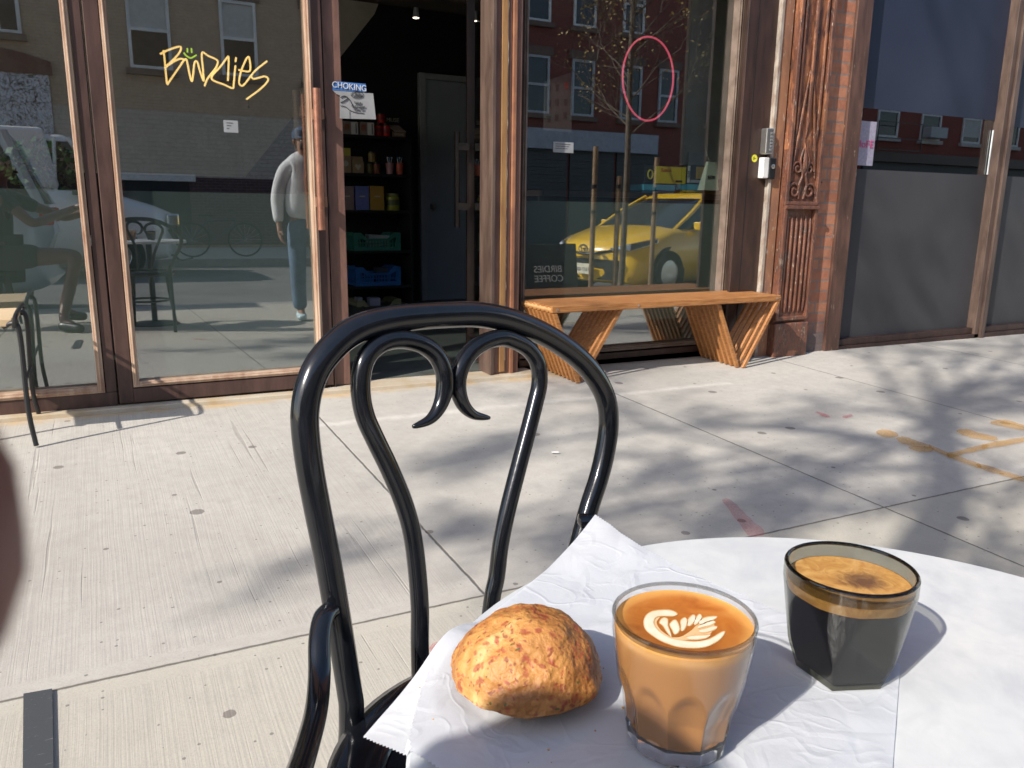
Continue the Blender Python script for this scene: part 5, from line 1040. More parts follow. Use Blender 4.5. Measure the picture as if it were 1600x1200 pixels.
# ------------------------------------------------------------------ vehicles (seen in the window reflections)
def car(name, label, cat, colr, st_, cab, wheels, wr, tire_hw, group=None, face='hatch', gcol=None):
    root = thing(name, label, cat, (0, 0, 0), 0, group)
    PAINT = pm(name+'_paint', colr, .28, tuple(c*.96 for c in colr), 1, coat=.8)
    def sec(x, zt, zb, hw, nose=0):
        half = [(0, zb), (.85*hw, zb), (.97*hw, zb+.10), (hw, zb*.45+zt*.55), (.975*hw, zt-.10), (.88*hw, zt-.015), (.5*hw, zt+.02), (0, zt+.028)]
        pts = half+[(-y, z) for y, z in half[-2:0:-1]]
        return [(x+nose*(abs(y)/hw)**2.2, y, z) for y, z in pts]
    m = MB()
    ns_ = []
    for i, (x, zt, zb, hw) in enumerate(st_):
        L_ = st_[-1][0]; nose = .22*max(0, 1-x/.9) - .18*max(0, 1-(L_-x)/.6); ns_.append(sec(x, zt, zb, hw, nose))
    m.loft(ns_); m.build('body', PAINT, root, smooth=True, angle=50)
    (bx0, bx1, bz, bhw), (tx0, tx1, tz, thw) = cab
    def rr(x0, x1, hw, z, c=.18):
        P_ = []
        for (sx_, sy2) in ((1, 1), (-1, 1), (-1, -1), (1, -1)):
            for k in range(4):
                a_ = (k/3)*math.pi/2 + {(1, 1): 0, (-1, 1): math.pi/2, (-1, -1): math.pi, (1, -1): 1.5*math.pi}[(sx_, sy2)]
                cx_ = (x1-c) if sx_ > 0 else (x0+c); cy2 = (hw-c)*sy2; P_.append((cx_+c*math.cos(a_), cy2+c*math.sin(a_), z))
        return P_
    lerp = lambda a, b, f: a*(1-f)+b*f
    rings = [rr(lerp(bx0, tx0, f), lerp(bx1, tx1, f**.8 if f else 0), lerp(bhw, thw, f**1.3), lerp(bz, tz, f)) for f in (0, .25, .5, .75, .94)]
    m = MB(); m.loft(rings); m.build('windows', FARGL, root, smooth=True, angle=60)
    f = .93; rings = [rr(lerp(bx0, tx0, f), lerp(bx1, tx1, f), lerp(bhw, thw, f**1.3)+.006, lerp(bz, tz, f)), rr(tx0, tx1, thw+.004, tz), rr(tx0+.08, tx1-.08, thw-.07, tz+.045), rr(tx0+.3, tx1-.3, thw-.25, tz+.06)]
    MB().loft(rings).build('roof', PAINT, root, smooth=True, angle=60)
    for s in (-1, 1):
        MB().tube([(bx0+.06, s*(bhw-.06), bz-.02), (lerp(bx0, tx0, .5)+.04, s*(lerp(bhw, thw, .42)-.02), lerp(bz, tz, .5)), (tx0+.03, s*(thw-.02), tz)], .034, 8).build('pillar', PAINT, root, smooth=True)
        xm = lerp(tx0, tx1, .45); MB().tube([(xm+.05, s*(bhw+.004), bz-.02), (xm, s*(thw+.012), tz)], .028, 8).build('pillar', PAINT, root, smooth=True)
        MB().tube([(bx1-.10, s*(bhw-.06), bz-.02), (tx1-.05, s*(thw-.02), tz)], .06, 8).build('pillar', PAINT, root, smooth=True)
        mm = MB(); mm.loft([[(bx0+.42+dx, s*(bhw+.10+dy), bz+.05+dz) for dx, dy, dz in ((0, -.08, -.06), (0, .1, -.07), (0, .1, .06), (0, -.08, .05))], [(bx0+.54+dx, s*(bhw+.10+dy), bz+.05+dz) for dx, dy, dz in ((0, -.07, -.05), (0, .08, -.06), (0, .08, .05), (0, -.07, .04))]]); mm.build('wing_mirror', PAINT if face != 'van' else BLKMET, root, bevel=.01)
        for wx in wheels:
            M_ = Matrix.Rotation(R(90), 4, 'X')
            wh = MB().lathe([(wr*.6, -.09), (wr*.96, -.10), (wr, -.07), (wr, .07), (wr*.96, .10), (wr*.6, .09)], (wx, s*tire_hw, wr), 32, M_).build('wheel', RUBBER, root, smooth=True)
            MB().lathe([(0, -.088), (wr*.15, -.096), (wr*.58, -.08), (wr*.62, -.09), (wr*.62, .09), (wr*.58, .08), (0, .088)], (wx, s*tire_hw, wr), 24, M_).build('rim', STEEL, wh, smooth=True)
            MB().lathe([(wr*1.0, .0), (wr*1.16, .0), (wr*1.16, .012), (wr*1.0, .012)], (wx, s*(tire_hw+.075)-.006, wr), 32, M_).build('wheel_arch', RUBBER, root)
    return root, PAINT
st1 = [(0, .60, .34, .60), (.06, .70, .22, .72), (.20, .77, .18, .80), (.5, .86, .18, .86), (1.0, .97, .18, .885), (2.2, 1.0, .18, .89), (3.5, 1.02, .18, .88), (4.1, 1.0, .22, .83), (4.38, .9, .30, .74), (4.45, .7, .38, .62)]
tx, TP = car('taxi', 'yellow taxi parked at the kerb, mirrored in the right window', 'taxi', (.80, .50, .02), st1, ((1.05, 4.35, .96, .80), (2.05, 3.75, 1.44, .60)), (.86, 3.5), .33, .80)
m = MB(); m.loft([[(-.012+.22*(abs(y)/.72)**2.2-.0, y, z) for y, z in ((-.55, .52), (.55, .52), (.50, .24), (-.50, .24))], [(.08+.22*(abs(y)/.72)**2.2, y, z) for y, z in ((-.55, .52), (.55, .52), (.50, .24), (-.50, .24))]]); m.build('lower_grille', BLKMET, tx)
MB().tube(cr([(.12, -.42, .655), (.01, -.22, .62), (-.015, 0, .60), (.01, .22, .62), (.12, .42, .655)]), .018, 8).build('upper_grille', BLKMET, tx, smooth=True)
for s in (-1, 1):
    m = MB(); m.loft([[(.10, s*.44, .655), (.10, s*.44, .70), (.07, s*.42, .70), (.07, s*.42, .655)], [(.24, s*.66, .66), (.25, s*.66, .765), (.20, s*.70, .765), (.19, s*.70, .66)], [(.62, s*.84, .77), (.62, s*.835, .84), (.58, s*.865, .83), (.58, s*.87, .77)]]); hl = m.build('headlight', CHROME, tx, bevel=.008)
    MB().lathe([(0, -.03), (.035, -.02), (.045, 0), (0, .02)], (.16, s*.62, .70), 14, Matrix.Rotation(R(90), 4, 'Y')).build('lens', pm('lamp_lens', (.8, .85, .9), .1, metal=.4), hl, smooth=True)
    MB().lathe([(0, 0), (.04, 0), (.04, .02), (0, .02)], (.10, s*.60, .35), 14, Matrix.Rotation(R(90), 4, 'Y')).build('fog_lamp', CHROME, tx)
for (ra, rb2, dz_) in ((.085, .058, 0), (.034, .056, .0), (.062, .022, .022)):
    MB().tube([(-.03, ra*math.cos(a_), .672+dz_+rb2*math.sin(a_)) for a_ in [i*math.pi/10 for i in range(20)]], .007, 6, closed=True).build('bonnet_emblem', CHROME, tx, smooth=True)
MB().box(-.035, -.02, -.155, .155, .31, .46).build('licence_plate', pm('plate_cream', (.75, .72, .55), .4), tx, bevel=.003)
text('lettering', 'T617 42C', .075, Matrix.Translation((-.037, 0, .375)) @ Matrix.Rotation(R(-90), 4, 'Z') @ Matrix.Rotation(R(90), 4, 'X'), pm('plate_ink', (.02, .03, .12), .4), tx, sx=.9)
MB().box(1.0, 1.02, -.6, .6, .955, .965).build('wiper_cowl', BLKMET, tx)
tx.location = (6.30, -6.02, gr(7)); tx.rotation_euler = (0, 0, R(-15))
st2 = [(0, .80, .40, .66), (.08, .95, .26, .80), (.3, 1.02, .24, .90), (.8, 1.10, .24, .95), (1.3, 1.16, .24, .96), (3.0, 1.18, .24, .97), (4.4, 1.18, .24, .96), (4.75, 1.1, .3, .90), (4.85, .8, .4, .8)]
sv, SP = car('parked_suv', 'silver blue sport utility car parked at the near kerb left of the tree', 'car', (.42, .50, .56), st2, ((1.25, 4.80, 1.12, .88), (2.0, 4.5, 1.78, .70)), (.95, 3.9), .38, .88)
for s in (-1, 1):
    MB().box(-.01, .14, s*.62-.12, s*.62+.12, .74, .88).build('headlight', CHROME, sv, bevel=.03); MB().box(4.70, 4.82, s*.86-.03, s*.86+.03, .92, 1.08).build('tail_light', pm('tail_red', (.5, .02, .02), .2), sv, bevel=.02)
MB().box(-.03, .05, -.42, .42, .62, .82).build('grille', BLKMET, sv, bevel=.02)
s2 = copy_tree(sv)
sv.location = (-5.15, -6.2, gr(-4)); sv.rotation_euler = (0, 0, 0)
s2['label'] = 'silver blue sport utility car parked across the road by the red brick house'; s2.location = (14.6, -11.9, gr(14)); s2.rotation_euler = (0, 0, 0)
for o_ in (sv, s2): o_['group'] = 'silver blue utility cars'
st3 = [(0, .85, .42, .72), (.08, 1.0, .30, .84), (.35, 1.12, .28, .92), (.75, 1.24, .28, .96), (1.15, 1.38, .28, .98), (3.0, 1.45, .28, .99), (5.2, 1.45, .28, .98), (5.5, 1.4, .35, .94)]
vn, VP = car('delivery_van', 'white delivery van parked across the road', 'van', (.78, .79, .78), st3, ((1.0, 1.95, 1.30, .90), (1.5, 1.98, 2.15, .80)), (1.0, 4.4), .36, .90, face='van')
MB().loft([[(1.7, -.96, 1.38), (1.7, .96, 1.38), (1.85, .88, 2.28), (1.85, -.88, 2.28)], [(5.5, -.95, 1.38), (5.5, .95, 1.38), (5.45, .88, 2.28), (5.45, -.88, 2.28)]]).build('cargo_box', VP, vn, bevel=.06)
for s in (-1, 1): MB().box(.02, .22, s*.70-.12, s*.70+.12, .82, 1.02).build('headlight', CHROME, vn, bevel=.03)
MB().box(-.04, .05, -.45, .45, .62, .88).build('grille', BLKMET, vn, bevel=.02)
vn.location = (1.30, -11.6, gr(1)); vn.rotation_euler = (0, 0, math.pi)
text('side_lettering', 'Free\nEstimates', .20, Matrix.Translation((1.25, -.995, 1.05)) @ Matrix.Rotation(R(90), 4, 'X'), pm('grey_letters', (.2, .2, .22), .5), vn)
# bicycles chained across the road
bk = thing('bicycle', 'dark bicycle standing across the road behind the white van', 'bicycle', (0, 0, 0), group='bicycles across the road')
for wx in (0, 1.02):
    wh = MB().tube([(wx+.33*math.cos(a_), 0, .34+.33*math.sin(a_)) for a_ in [i*math.pi/14 for i in range(28)]], .018, 6, closed=True).build('wheel', RUBBER, bk, smooth=True)
    m = MB()
    for i in range(8): a_ = i*math.pi/8; m.tube([(wx-.32*math.cos(a_), 0, .34-.32*math.sin(a_)), (wx+.32*math.cos(a_), 0, .34+.32*math.sin(a_))], .002, 4)
    m.build('spokes', STEEL, wh)
m = MB()
for a_, b_ in (((0, .34), (.40, .34)), ((.40, .34), (.28, .80)), ((0, .34), (.30, .72)), ((.30, .72), (.84, .74)), ((.40, .34), (.84, .66)), ((.86, .62), (1.02, .34)), ((.86, .62), (.81, .88))): m.tube([(a_[0], 0, a_[1]), (b_[0], 0, b_[1])], .016, 8)
m.build('frame', pm('dark_bike_paint', (.04, .05, .06), .3), bk)
MB().tube([(.74, -.25, .92), (.81, -.22, .90), (.81, .22, .90), (.74, .25, .92)], .013, 8).build('handlebar', BLKMET, bk); MB().loft([[(.16, -.07, .84), (.16, .07, .84), (.16, .06, .80), (.16, -.06, .80)], [(.42, -.02, .84), (.42, .02, .84), (.42, .015, .81), (.42, -.015, .81)]]).build('saddle', RUBBER, bk, bevel=.01)
b2 = copy_tree(bk); bk.location = (1.75, -13.7, fsz(2, 0)); b2.location = (6.9, -13.6, fsz(7, 0)); b2['label'] = 'dark bicycle standing across the road nearer the red brick house'
# A-board
ab = thing('sandwich_board', 'black sandwich board with white shop lettering on the pavement near the taxi', 'sandwich board', (4.85, -4.6, gz(4.85, -4.6)))
g_ = gz(4.85, -4.6); BRD = pm('chalkboard', (.018, .02, .02), .6)
for s in (1, -1):
    MB().loft([[(4.50, -4.6+s*.20, g_+.02), (5.20, -4.6+s*.20, g_+.02), (5.20, -4.6+s*.185, g_+.02), (4.50, -4.6+s*.185, g_+.02)], [(4.45, -4.6+s*.03, g_+.62), (5.25, -4.6+s*.03, g_+.62), (5.25, -4.6+s*.015, g_+.62), (4.45, -4.6+s*.015, g_+.62)]]).build('board_panel', BRD, ab, bevel=.003)
M_ = Matrix.Translation((4.80, -4.6+.155, g_+.27)) @ Matrix.Rotation(math.pi, 4, 'Z') @ Matrix.Rotation(R(90-16), 4, 'X')
text('lettering', 'BIRDIES\nCOFFEE', .115, M_, pm('chalk_white', (.75, .75, .73), .7), ab, ext=.002)
# ------------------------------------------------------------------ houses across the street
BYF = -17.6
def house(label, x0, x1, H, mat, depth=9):
    g_ = fsz(x0, 0); r_ = thing('brick_house', label, 'building', ((x0+x1)/2, BYF, g_), group=None)
    MB().box(x0, x1, BYF-depth, BYF, g_-.8, g_+H).build('wall', mat, r_)
    MB().box(x0-.02, x1+.02, BYF-.2, BYF+.35, g_+H, g_+H+.45).build('cornice', DKBROWN, r_); return r_, g_
def win(r_, x0, x1, z0, z1, blind=.5, lintel=None, arch=False, frame=None):
    frame = frame or WHITEP
    f = MB(); yb_ = BYF+.003
    for (a_, b_, c_, d_) in ((x0, x0+.07, z0, z1), (x1-.07, x1, z0, z1), (x0+.07, x1-.07, z0, z0+.07), (x0+.07, x1-.07, z1-.07, z1), (x0+.07, x1-.07, (z0+z1)/2-.035, (z0+z1)/2+.035)): f.box(a_, b_, yb_, yb_+.06, c_, d_)
    fo = f.build('window', frame, r_)
    MB().box(x0+.05, x1-.05, yb_-.002, yb_+.015, z0+.05, z1-.05).build('pane', FARGL, fo)
    if blind: MB().box(x0+.072, x1-.072, yb_+.016, yb_+.02, z1-.07-(z1-z0-.14)*blind, z1-.072).build('blind', BLIND, fo)
    MB().box(x0-.1, x1+.1, yb_-.002, yb_+.14, z0-.14, z0-.005).build('sill', lintel or STONE, fo)
    if arch:
        P_ = [(x0-.12+(x1-x0+.24)*k/10, yb_, z1+.02+.16*math.sin(math.pi*k/10)) for k in range(11)]+[(x1+.12-(x1-x0+.24)*k/10, yb_, z1+.20+.20*math.sin(math.pi*k/10)) for k in range(11)]
        MB().prism(P_, (0, .14, 0)).build('arch_lintel', lintel or STONE, fo)
    else: MB().box(x0-.1, x1+.1, yb_-.002, yb_+.08, z1+.005, z1+.24).build('lintel', lintel or STONE, fo)
STONE = pm('brown_stone', (.16, .10, .075), .8); LSTONE = pm('pale_stone', (.50, .47, .43), .8)
r_, g_ = house('tan brick house across the road with white framed windows', -22, 9.4, 8.6, TBRICK)
for x in (-20.6, -18.2, -15.8, -13.4, -11, -8.6, -6.2, -3.5): win(r_, x, x+.95, 3.9, 5.6, .45)
for x, w_ in ((1.08, .90), (3.08, .84), (5.05, .84), (7.1, .84)): win(r_, x, x+w_, 3.85, 5.55, .48)
for x in (-3.5, 1.08, 3.08, 5.05, 7.1): win(r_, x, x+.86, 6.7, 8.0, .5)
win(r_, -1.45, -1.0, 4.35, 6.4, 0)
MB().prism([(-3.0+2.5*k/12, BYF+.003, 3.72+.34*math.sin(math.pi*(k/12)*.8+.35)) for k in range(13)]+[(-.5, BYF+.003, 3.55), (-3.0, BYF+.003, 3.55)], (0, .12, 0)).build('arch_band', pm('dark_red_arch', (.12, .03, .025), .8), r_)
GRF = NT('scribbled_shutter'); t = GRF; v = t.mapv((1, 1, 1)); a_ = t.noise(v, 3.4, 2, .5, 2.5); b_ = t.noise(t.mapv((1, 1, 1), loc=(4, 2, 9)), 4.2, 2, .5, 3.0)
k1 = t.math('LESS_THAN', t.math('ABSOLUTE', t.math('SUBTRACT', a_, .5)), .02); k2 = t.math('LESS_THAN', t.math('ABSOLUTE', t.math('SUBTRACT', b_, .48)), .02)
t.col(t.mix(t.math('MAXIMUM', k1, k2), (.55, .56, .60), (.02, .02, .03))); GRF = GRF.m
MB().box(-2.9, -.58, BYF+.003, BYF+.09, 1.6, 3.55).build('scribbled_panel', GRF, r_)
MB().box(-.575, 9.38, BYF+.003, BYF+.06, g_, 1.45).build('dark_brick_base', brick('dark_base_brick', (.10, .05, .05), (.07, .035, .04), (.14, .10, .10)), r_)
m = MB(); m.box(.6, 2.3, BYF+.062, BYF+.12, 1.35, 1.52); m.build('white_lintel', WHITEP, r_)
MB().box(.75, 2.15, BYF+.062, BYF+.09, g_, 1.345).build('side_door', FARGL, r_)
MB().box(-.57, 9.38, BYF+.003, BYF+.02, 1.452, 2.95).build('painted_band', brick('painted_brick', (.50, .44, .37), (.46, .40, .335), (.34, .29, .24), .30, .10), r_)
r_, g_ = house('dark red brick house across the road with white shutter band', 9.45, 17.3, 10.5, RBRICK)
for x in (9.9, 11.45, 13.0, 14.75): win(r_, x, x+.78, 6.05, 7.7, .4); win(r_, x, x+.78, 3.55, 5.15, 0, frame=GREYP)
win(r_, 16.2, 16.95, 3.55, 5.15, 0, frame=GREYP)
MB().box(9.5, 16.1, BYF+.003, BYF+.28, 2.55, 3.12).build('shop_fascia', pm('pale_fascia', (.34, .36, .40), .6), r_)
for x in (9.6, 11.3, 13.0, 14.7):
    m = MB()
    for k in range(26): m.box(x, x+1.6, BYF+.003, BYF+.05+.02*(k % 2), g_+.05+k*.108, g_+.05+(k+1)*.108-.004)
    m.build('roller_shutter', DARKST, r_)
r_, g_ = house('dark brick house across the road, between the two red ones', 17.35, 25.3, 9.4, brick('far_brown_brick', (.10, .055, .045), (.08, .045, .04), (.08, .06, .05)))
for x in (18.2, 20.2, 22.2, 24.0): win(r_, x, x+.85, 3.6, 5.4, .4, frame=GREYP); win(r_, x, x+.85, 6.4, 8.1, .4, frame=GREYP)
MB().box(17.5, 25.2, BYF+.003, BYF+.1, g_, 2.7).build('shop_front', DARKST, r_)
r_, g_ = house('bright red brick house across the road with arched white lintels', 25.35, 44, 9.8, brick('far_orange_brick', (.30, .07, .045), (.25, .055, .038), (.2, .08, .06)))
for k, x in enumerate((26.1, 28.55, 31.05, 33.6, 36.1, 38.6, 41.2)): win(r_, x, x+1.15, 3.6, 5.45, (.0, .5, .9, .5)[k % 4], LSTONE, True); win(r_, x, x+1.15, 7.0, 8.8, .4, LSTONE, True)
MB().box(25.5, 43.8, BYF+.003, BYF+.35, 2.7, 3.05).build('shop_cornice', DKBROWN, r_); MB().box(25.5, 43.8, BYF+.003, BYF+.1, g_, 2.7).build('shop_front', DARKST, r_)
MB().box(28.62, 29.6, BYF+.075, BYF+.45, 3.66, 4.06).build('air_conditioner', GREYP, r_, bevel=.02)
m = MB()
for x in (25.6, 28.0): m.box(x, x+.03, BYF+.5, BYF+.53, 3.1, 4.1)
for z in (3.1, 3.5, 4.07): m.box(25.6, 28.03, BYF+.5, BYF+.53, z, z+.03)
m.build('fire_escape_rail', BLKMET, r_)
# ------------------------------------------------------------------ people
def fingers(V, E, pre, palm, wrist, side, curl, L_=.075, r=.0085, tips=None):
    palm = Vector(palm); wrist = Vector(wrist); d = (palm-wrist).normalized(); side = Vector(side).normalized(); curl = Vector(curl).normalized()
    for i, (o_, l_) in enumerate(((-.030, .86), (-.010, 1.0), (.011, .94), (.031, .76))):
        kn = palm+side*o_+d*.03; a1 = kn+d*L_*.5*l_+curl*.010; a2 = a1+d*L_*.28*l_+curl*.018; a3 = a2+d*L_*.12*l_+curl*.018
        V[pre+'k%d' % i] = (kn, .0105); V[pre+'a%d' % i] = (a1, r); V[pre+'b%d' % i] = (a2, r*.9); V[pre+'c%d' % i] = (a3, r*.75)
        E += [(pre+'palm', pre+'k%d' % i), (pre+'k%d' % i, pre+'a%d' % i), (pre+'a%d' % i, pre+'b%d' % i), (pre+'b%d' % i, pre+'c%d' % i)]
    t1 = palm-side*.040-d*.012+curl*.008; t2 = t1-side*.012+d*.03+curl*.012
    V[pre+'t1'] = (t1, .011); V[pre+'t2'] = (t2, .009); E += [(pre+'palm', pre+'t1'), (pre+'t1', pre+'t2')]
SKIN = NT('brown_skin'); SKIN.col((.13, .055, .042)); SKIN.set(Roughness=.5); SKIN.b.inputs['Subsurface Weight'].default_value = .1; SKIN = SKIN.m
SKIN2 = pm('warm_skin', (.36, .20, .14), .5, (.32, .17, .12))
def face(parent, c, f, skinmat, up=Vector((0, 0, 1))):
    f = Vector(f).normalized(); s = f.cross(up).normalized()
    for k in (-1, 1):
        e = MB().lathe([(0, -.011), (.009, -.006), (.012, 0), (.009, .006), (0, .011)], c+f*.078+s*.032*k+up*.0, 12).build('eye', WHITEP, parent, smooth=True)
        MB().lathe([(0, -.005), (.005, 0), (0, .005)], c+f*.0885+s*.032*k, 10).build('iris', RUBBER, e, smooth=True)
        MB().lathe([(0, -.03), (.012, -.012), (.016, .01), (0, .03)], c+s*.082*k-f*.005-up*.005, 10).build('ear', skinmat, parent, smooth=True)
    MB().loft([[c+f*.082+s*.004*k+up*.012 for k in (-1, 1)]+[c+f*.075+s*.006*k+up*.012 for k in (1, -1)], [c+f*.108+s*.012*k-up*.026 for k in (-1, 1)]+[c+f*.078+s*.018*k-up*.026 for k in (1, -1)], [c+f*.088+s*.008*k-up*.036 for k in (-1, 1)]+[c+f*.076+s*.012*k-up*.036 for k in (1, -1)]]).build('nose', skinmat, parent, smooth=True, angle=180)
    MB().tube(cr([c+f*.076-s*.024-up*.058, c+f*.086-up*.056, c+f*.076+s*.024-up*.058]), .005, 6).build('mouth', pm('lips', (.25, .09, .08), .5), parent, smooth=True)
# passer-by in the white hoodie
PX, PYY = 1.52, -3.32; PG = gz(PX, PYY); O_ = Vector((PX, PYY, PG))
pa = thing('person', 'person in white hoodie, cap and blue jeans standing right of the table', 'person', tuple(O_))
def w_(x, y, z): return O_+Vector((x, y, z))
V = {'pelvis': (w_(0, 0, .92), (.14, .10)), 'waist': (w_(0, 0, 1.06), (.11, .075)), 'chest': (w_(0, 0, 1.26), (.12, .08)), 'nb': (w_(0, 0, 1.41), .062), 'neck': (w_(0, .01, 1.47), .05), 'jaw': (w_(0, .03, 1.525), (.062, .07)), 'head': (w_(0, .015, 1.585), (.076, .088)), 'crown': (w_(0, .005, 1.66), (.06, .07))}
E = [('pelvis', 'waist'), ('waist', 'chest'), ('chest', 'nb'), ('nb', 'neck'), ('neck', 'jaw'), ('jaw', 'head'), ('head', 'crown')]
for s, n_ in ((-1, 'L'), (1, 'R')):
    V[n_+'sh'] = (w_(s*.165, 0, 1.36), .036); V[n_+'el'] = (w_(s*.235, -.03, 1.09), .040); V[n_+'wr'] = (w_(s*.25, .04, .86), .027); V[n_+'palm'] = (w_(s*.25, .055, .79), (.038, .018))
    E += [('chest', n_+'sh'), (n_+'sh', n_+'el'), (n_+'el', n_+'wr'), (n_+'wr', n_+'palm')]
    fingers(V, E, n_, w_(s*.25, .055, .79), w_(s*.25, .04, .86), (0, -1, 0), (-s, 0, 0))
    V[n_+'hip'] = (w_(s*.09, 0, .86), .082); V[n_+'kn'] = (w_(s*.10, .03, .48), .052); V[n_+'an'] = (w_(s*.10+.02, -.01, .09), .036); V[n_+'toe'] = (w_(s*.12+.02, .13, .035), (.036, .028))
    E += [('pelvis', n_+'hip'), (n_+'hip', n_+'kn'), (n_+'kn', n_+'an'), (n_+'an', n_+'toe')]
skin('body', V, E, SKIN2, pa)
HOOD = pm('white_sweatshirt', (.72, .73, .74), .85, (.62, .63, .65), 9, bump=.3, bscale=30)
V2 = {'a': (w_(0, 0, .88), (.185, .14)), 'b': (w_(0, 0, 1.06), (.205, .155)), 'c': (w_(0, 0, 1.25), (.19, .15)), 'd': (w_(0, -.01, 1.42), (.11, .10)), 'e': (w_(0, -.05, 1.47), .07)}
E2 = [('a', 'b'), ('b', 'c'), ('c', 'd'), ('d', 'e')]
for s, n_ in ((-1, 'L'), (1, 'R')):
    V2[n_+'i'] = (w_(s*.10, 0, 1.375), .085); V2[n_+'s'] = (w_(s*.175, 0, 1.33), .078); V2[n_+'m'] = (w_(s*.215, -.015, 1.21), .068); V2[n_+'e'] = (w_(s*.245, -.03, 1.09), .064); V2[n_+'w'] = (w_(s*.252, .038, .875), .045); E2 += [('d', n_+'i'), (n_+'i', n_+'s'), (n_+'s', n_+'m'), (n_+'m', n_+'e'), (n_+'e', n_+'w')]
hd_ = skin('hoodie', V2, E2, HOOD, pa)
MB().prism([(PX-.03, PYY+.155, PG+1.20), (PX+.07, PYY+.155, PG+1.22), (PX+.085, PYY+.152, PG+1.34), (PX+.0, PYY+.152, PG+1.35)], (0, .006, 0)).build('chest_print', pm('red_print', (.65, .07, .03), .7), hd_)
MB().prism([(PX-.02, PYY+.157, PG+1.15), (PX+.02, PYY+.157, PG+1.15), (PX+.01, PYY+.157, PG+1.20)], (0, .005, 0)).build('chest_print', pm('yellow_print', (.7, .5, .08), .7), hd_)
JEAN = pm('blue_denim', (.13, .20, .30), .85, (.09, .14, .22), 20, bump=.3)
V3 = {'a': (w_(0, 0, .95), (.15, .11)), 'b': (w_(0, 0, .86), (.15, .12))}; E3 = [('a', 'b')]
for s, n_ in ((-1, 'L'), (1, 'R')):
    V3[n_+'h'] = (w_(s*.095, 0, .78), .098); V3[n_+'k'] = (w_(s*.10, .03, .48), .078); V3[n_+'c'] = (w_(s*.105+.01, .0, .25), .07); V3[n_+'a'] = (w_(s*.105+.02, 0, .09), .068); E3 += [('b', n_+'h'), (n_+'h', n_+'k'), (n_+'k', n_+'c'), (n_+'c', n_+'a')]
    skin('shoe', {'a': (w_(s*.10+.02, -.05, .05), .045), 'b': (w_(s*.11+.02, .06, .045), (.048, .04)), 'c': (w_(s*.125+.02, .17, .035), (.042, .03))}, [('a', 'b'), ('b', 'c')], pm('aqua_shoe', (.30, .60, .68), .5, (.75, .8, .8), 30), pa)
skin('jeans', V3, E3, JEAN, pa)
hc = w_(0, .015, 1.585); face(pa, hc, (0, 1, 0), SKIN2)
MB().lathe([(.094, 0), (.098, .03), (.088, .07), (.05, .10), (0, .108)], w_(0, .005, 1.605), 28).build('cap', pm('navy_cap', (.06, .10, .17), .8), pa, smooth=True)
MB().loft([[w_(-.07, .08, 1.625), w_(.07, .08, 1.625), w_(.07, .08, 1.615), w_(-.07, .08, 1.615)], [w_(-.055, .165, 1.605), w_(.055, .165, 1.605), w_(.055, .165, 1.598), w_(-.055, .165, 1.598)]]).build('cap_peak', pm('navy_cap', (.06, .10, .17)), pa, bevel=.004)
skin('face_mask', {'a': (w_(-.055, .075, 1.54), (.03, .035)), 'b': (w_(0, .095, 1.535), (.035, .04)), 'c': (w_(.055, .075, 1.54), (.03, .035))}, [('a', 'b'), ('b', 'c')], RUBBER, pa)
MB().lathe([(0, -.05), (.06, -.05), (.074, 0), (.074, .04), (0, .06)], w_(0, -.030, 1.575), 24).build('hair', pm('black_hair', (.012, .01, .01), .6), pa, smooth=True)
pa.scale = (.93, .93, .93); pa.location = (1.60, -3.22, gz(1.60, -3.22))
# the seated photographer
ph = thing('person', 'seated person in black clothes with orange shirt hem photographing the table', 'person', (-.6, -3.59, gz(-.6, -3.59)))
def c_(a, b, d): return CAM+rt*a+fwd*b+dn*d
V = {'pelvis': (Vector((-0.710, -3.590, .43)), (.12, .15)), 'waist': (Vector((-0.690, -3.590, .58)), (.10, .13)), 'chest': (Vector((-0.640, -3.600, .78)), (.11, .15)), 'nb': (Vector((-0.590, -3.620, .93)), .06), 'neck': (Vector((-0.605, -3.615, .98)), .05), 'jaw': (Vector((-0.564, -3.626, 1.035)), .065), 'head': (Vector((-0.572, -3.630, 1.095)), (.088, .076)), 'crown': (Vector((-0.585, -3.635, 1.165)), .062)}
E = [('pelvis', 'waist'), ('waist', 'chest'), ('chest', 'nb'), ('nb', 'neck'), ('neck', 'jaw'), ('jaw', 'head'), ('head', 'crown')]
V['Lsh'] = (Vector((-0.610, -3.430, .88)), .05); V['Lel'] = (Vector((-0.396, -3.316, .66)), .038); V['Lwr'] = (c_(-.085, -.075, .06), .026); V['Lpalm'] = (c_(-.056, -.03, .035), (.02, .034))
V['Rsh'] = (Vector((-0.610, -3.780, .88)), .05); V['Rel'] = (Vector((-0.200, -3.840, .70)), .038); V['Rwr'] = (c_(.175, -.09, .06), .026); V['Rpalm'] = (c_(.16, -.035, .035), (.02, .034))
for n_ in 'LR': E += [('chest', n_+'sh'), (n_+'sh', n_+'el'), (n_+'el', n_+'wr'), (n_+'wr', n_+'palm')]
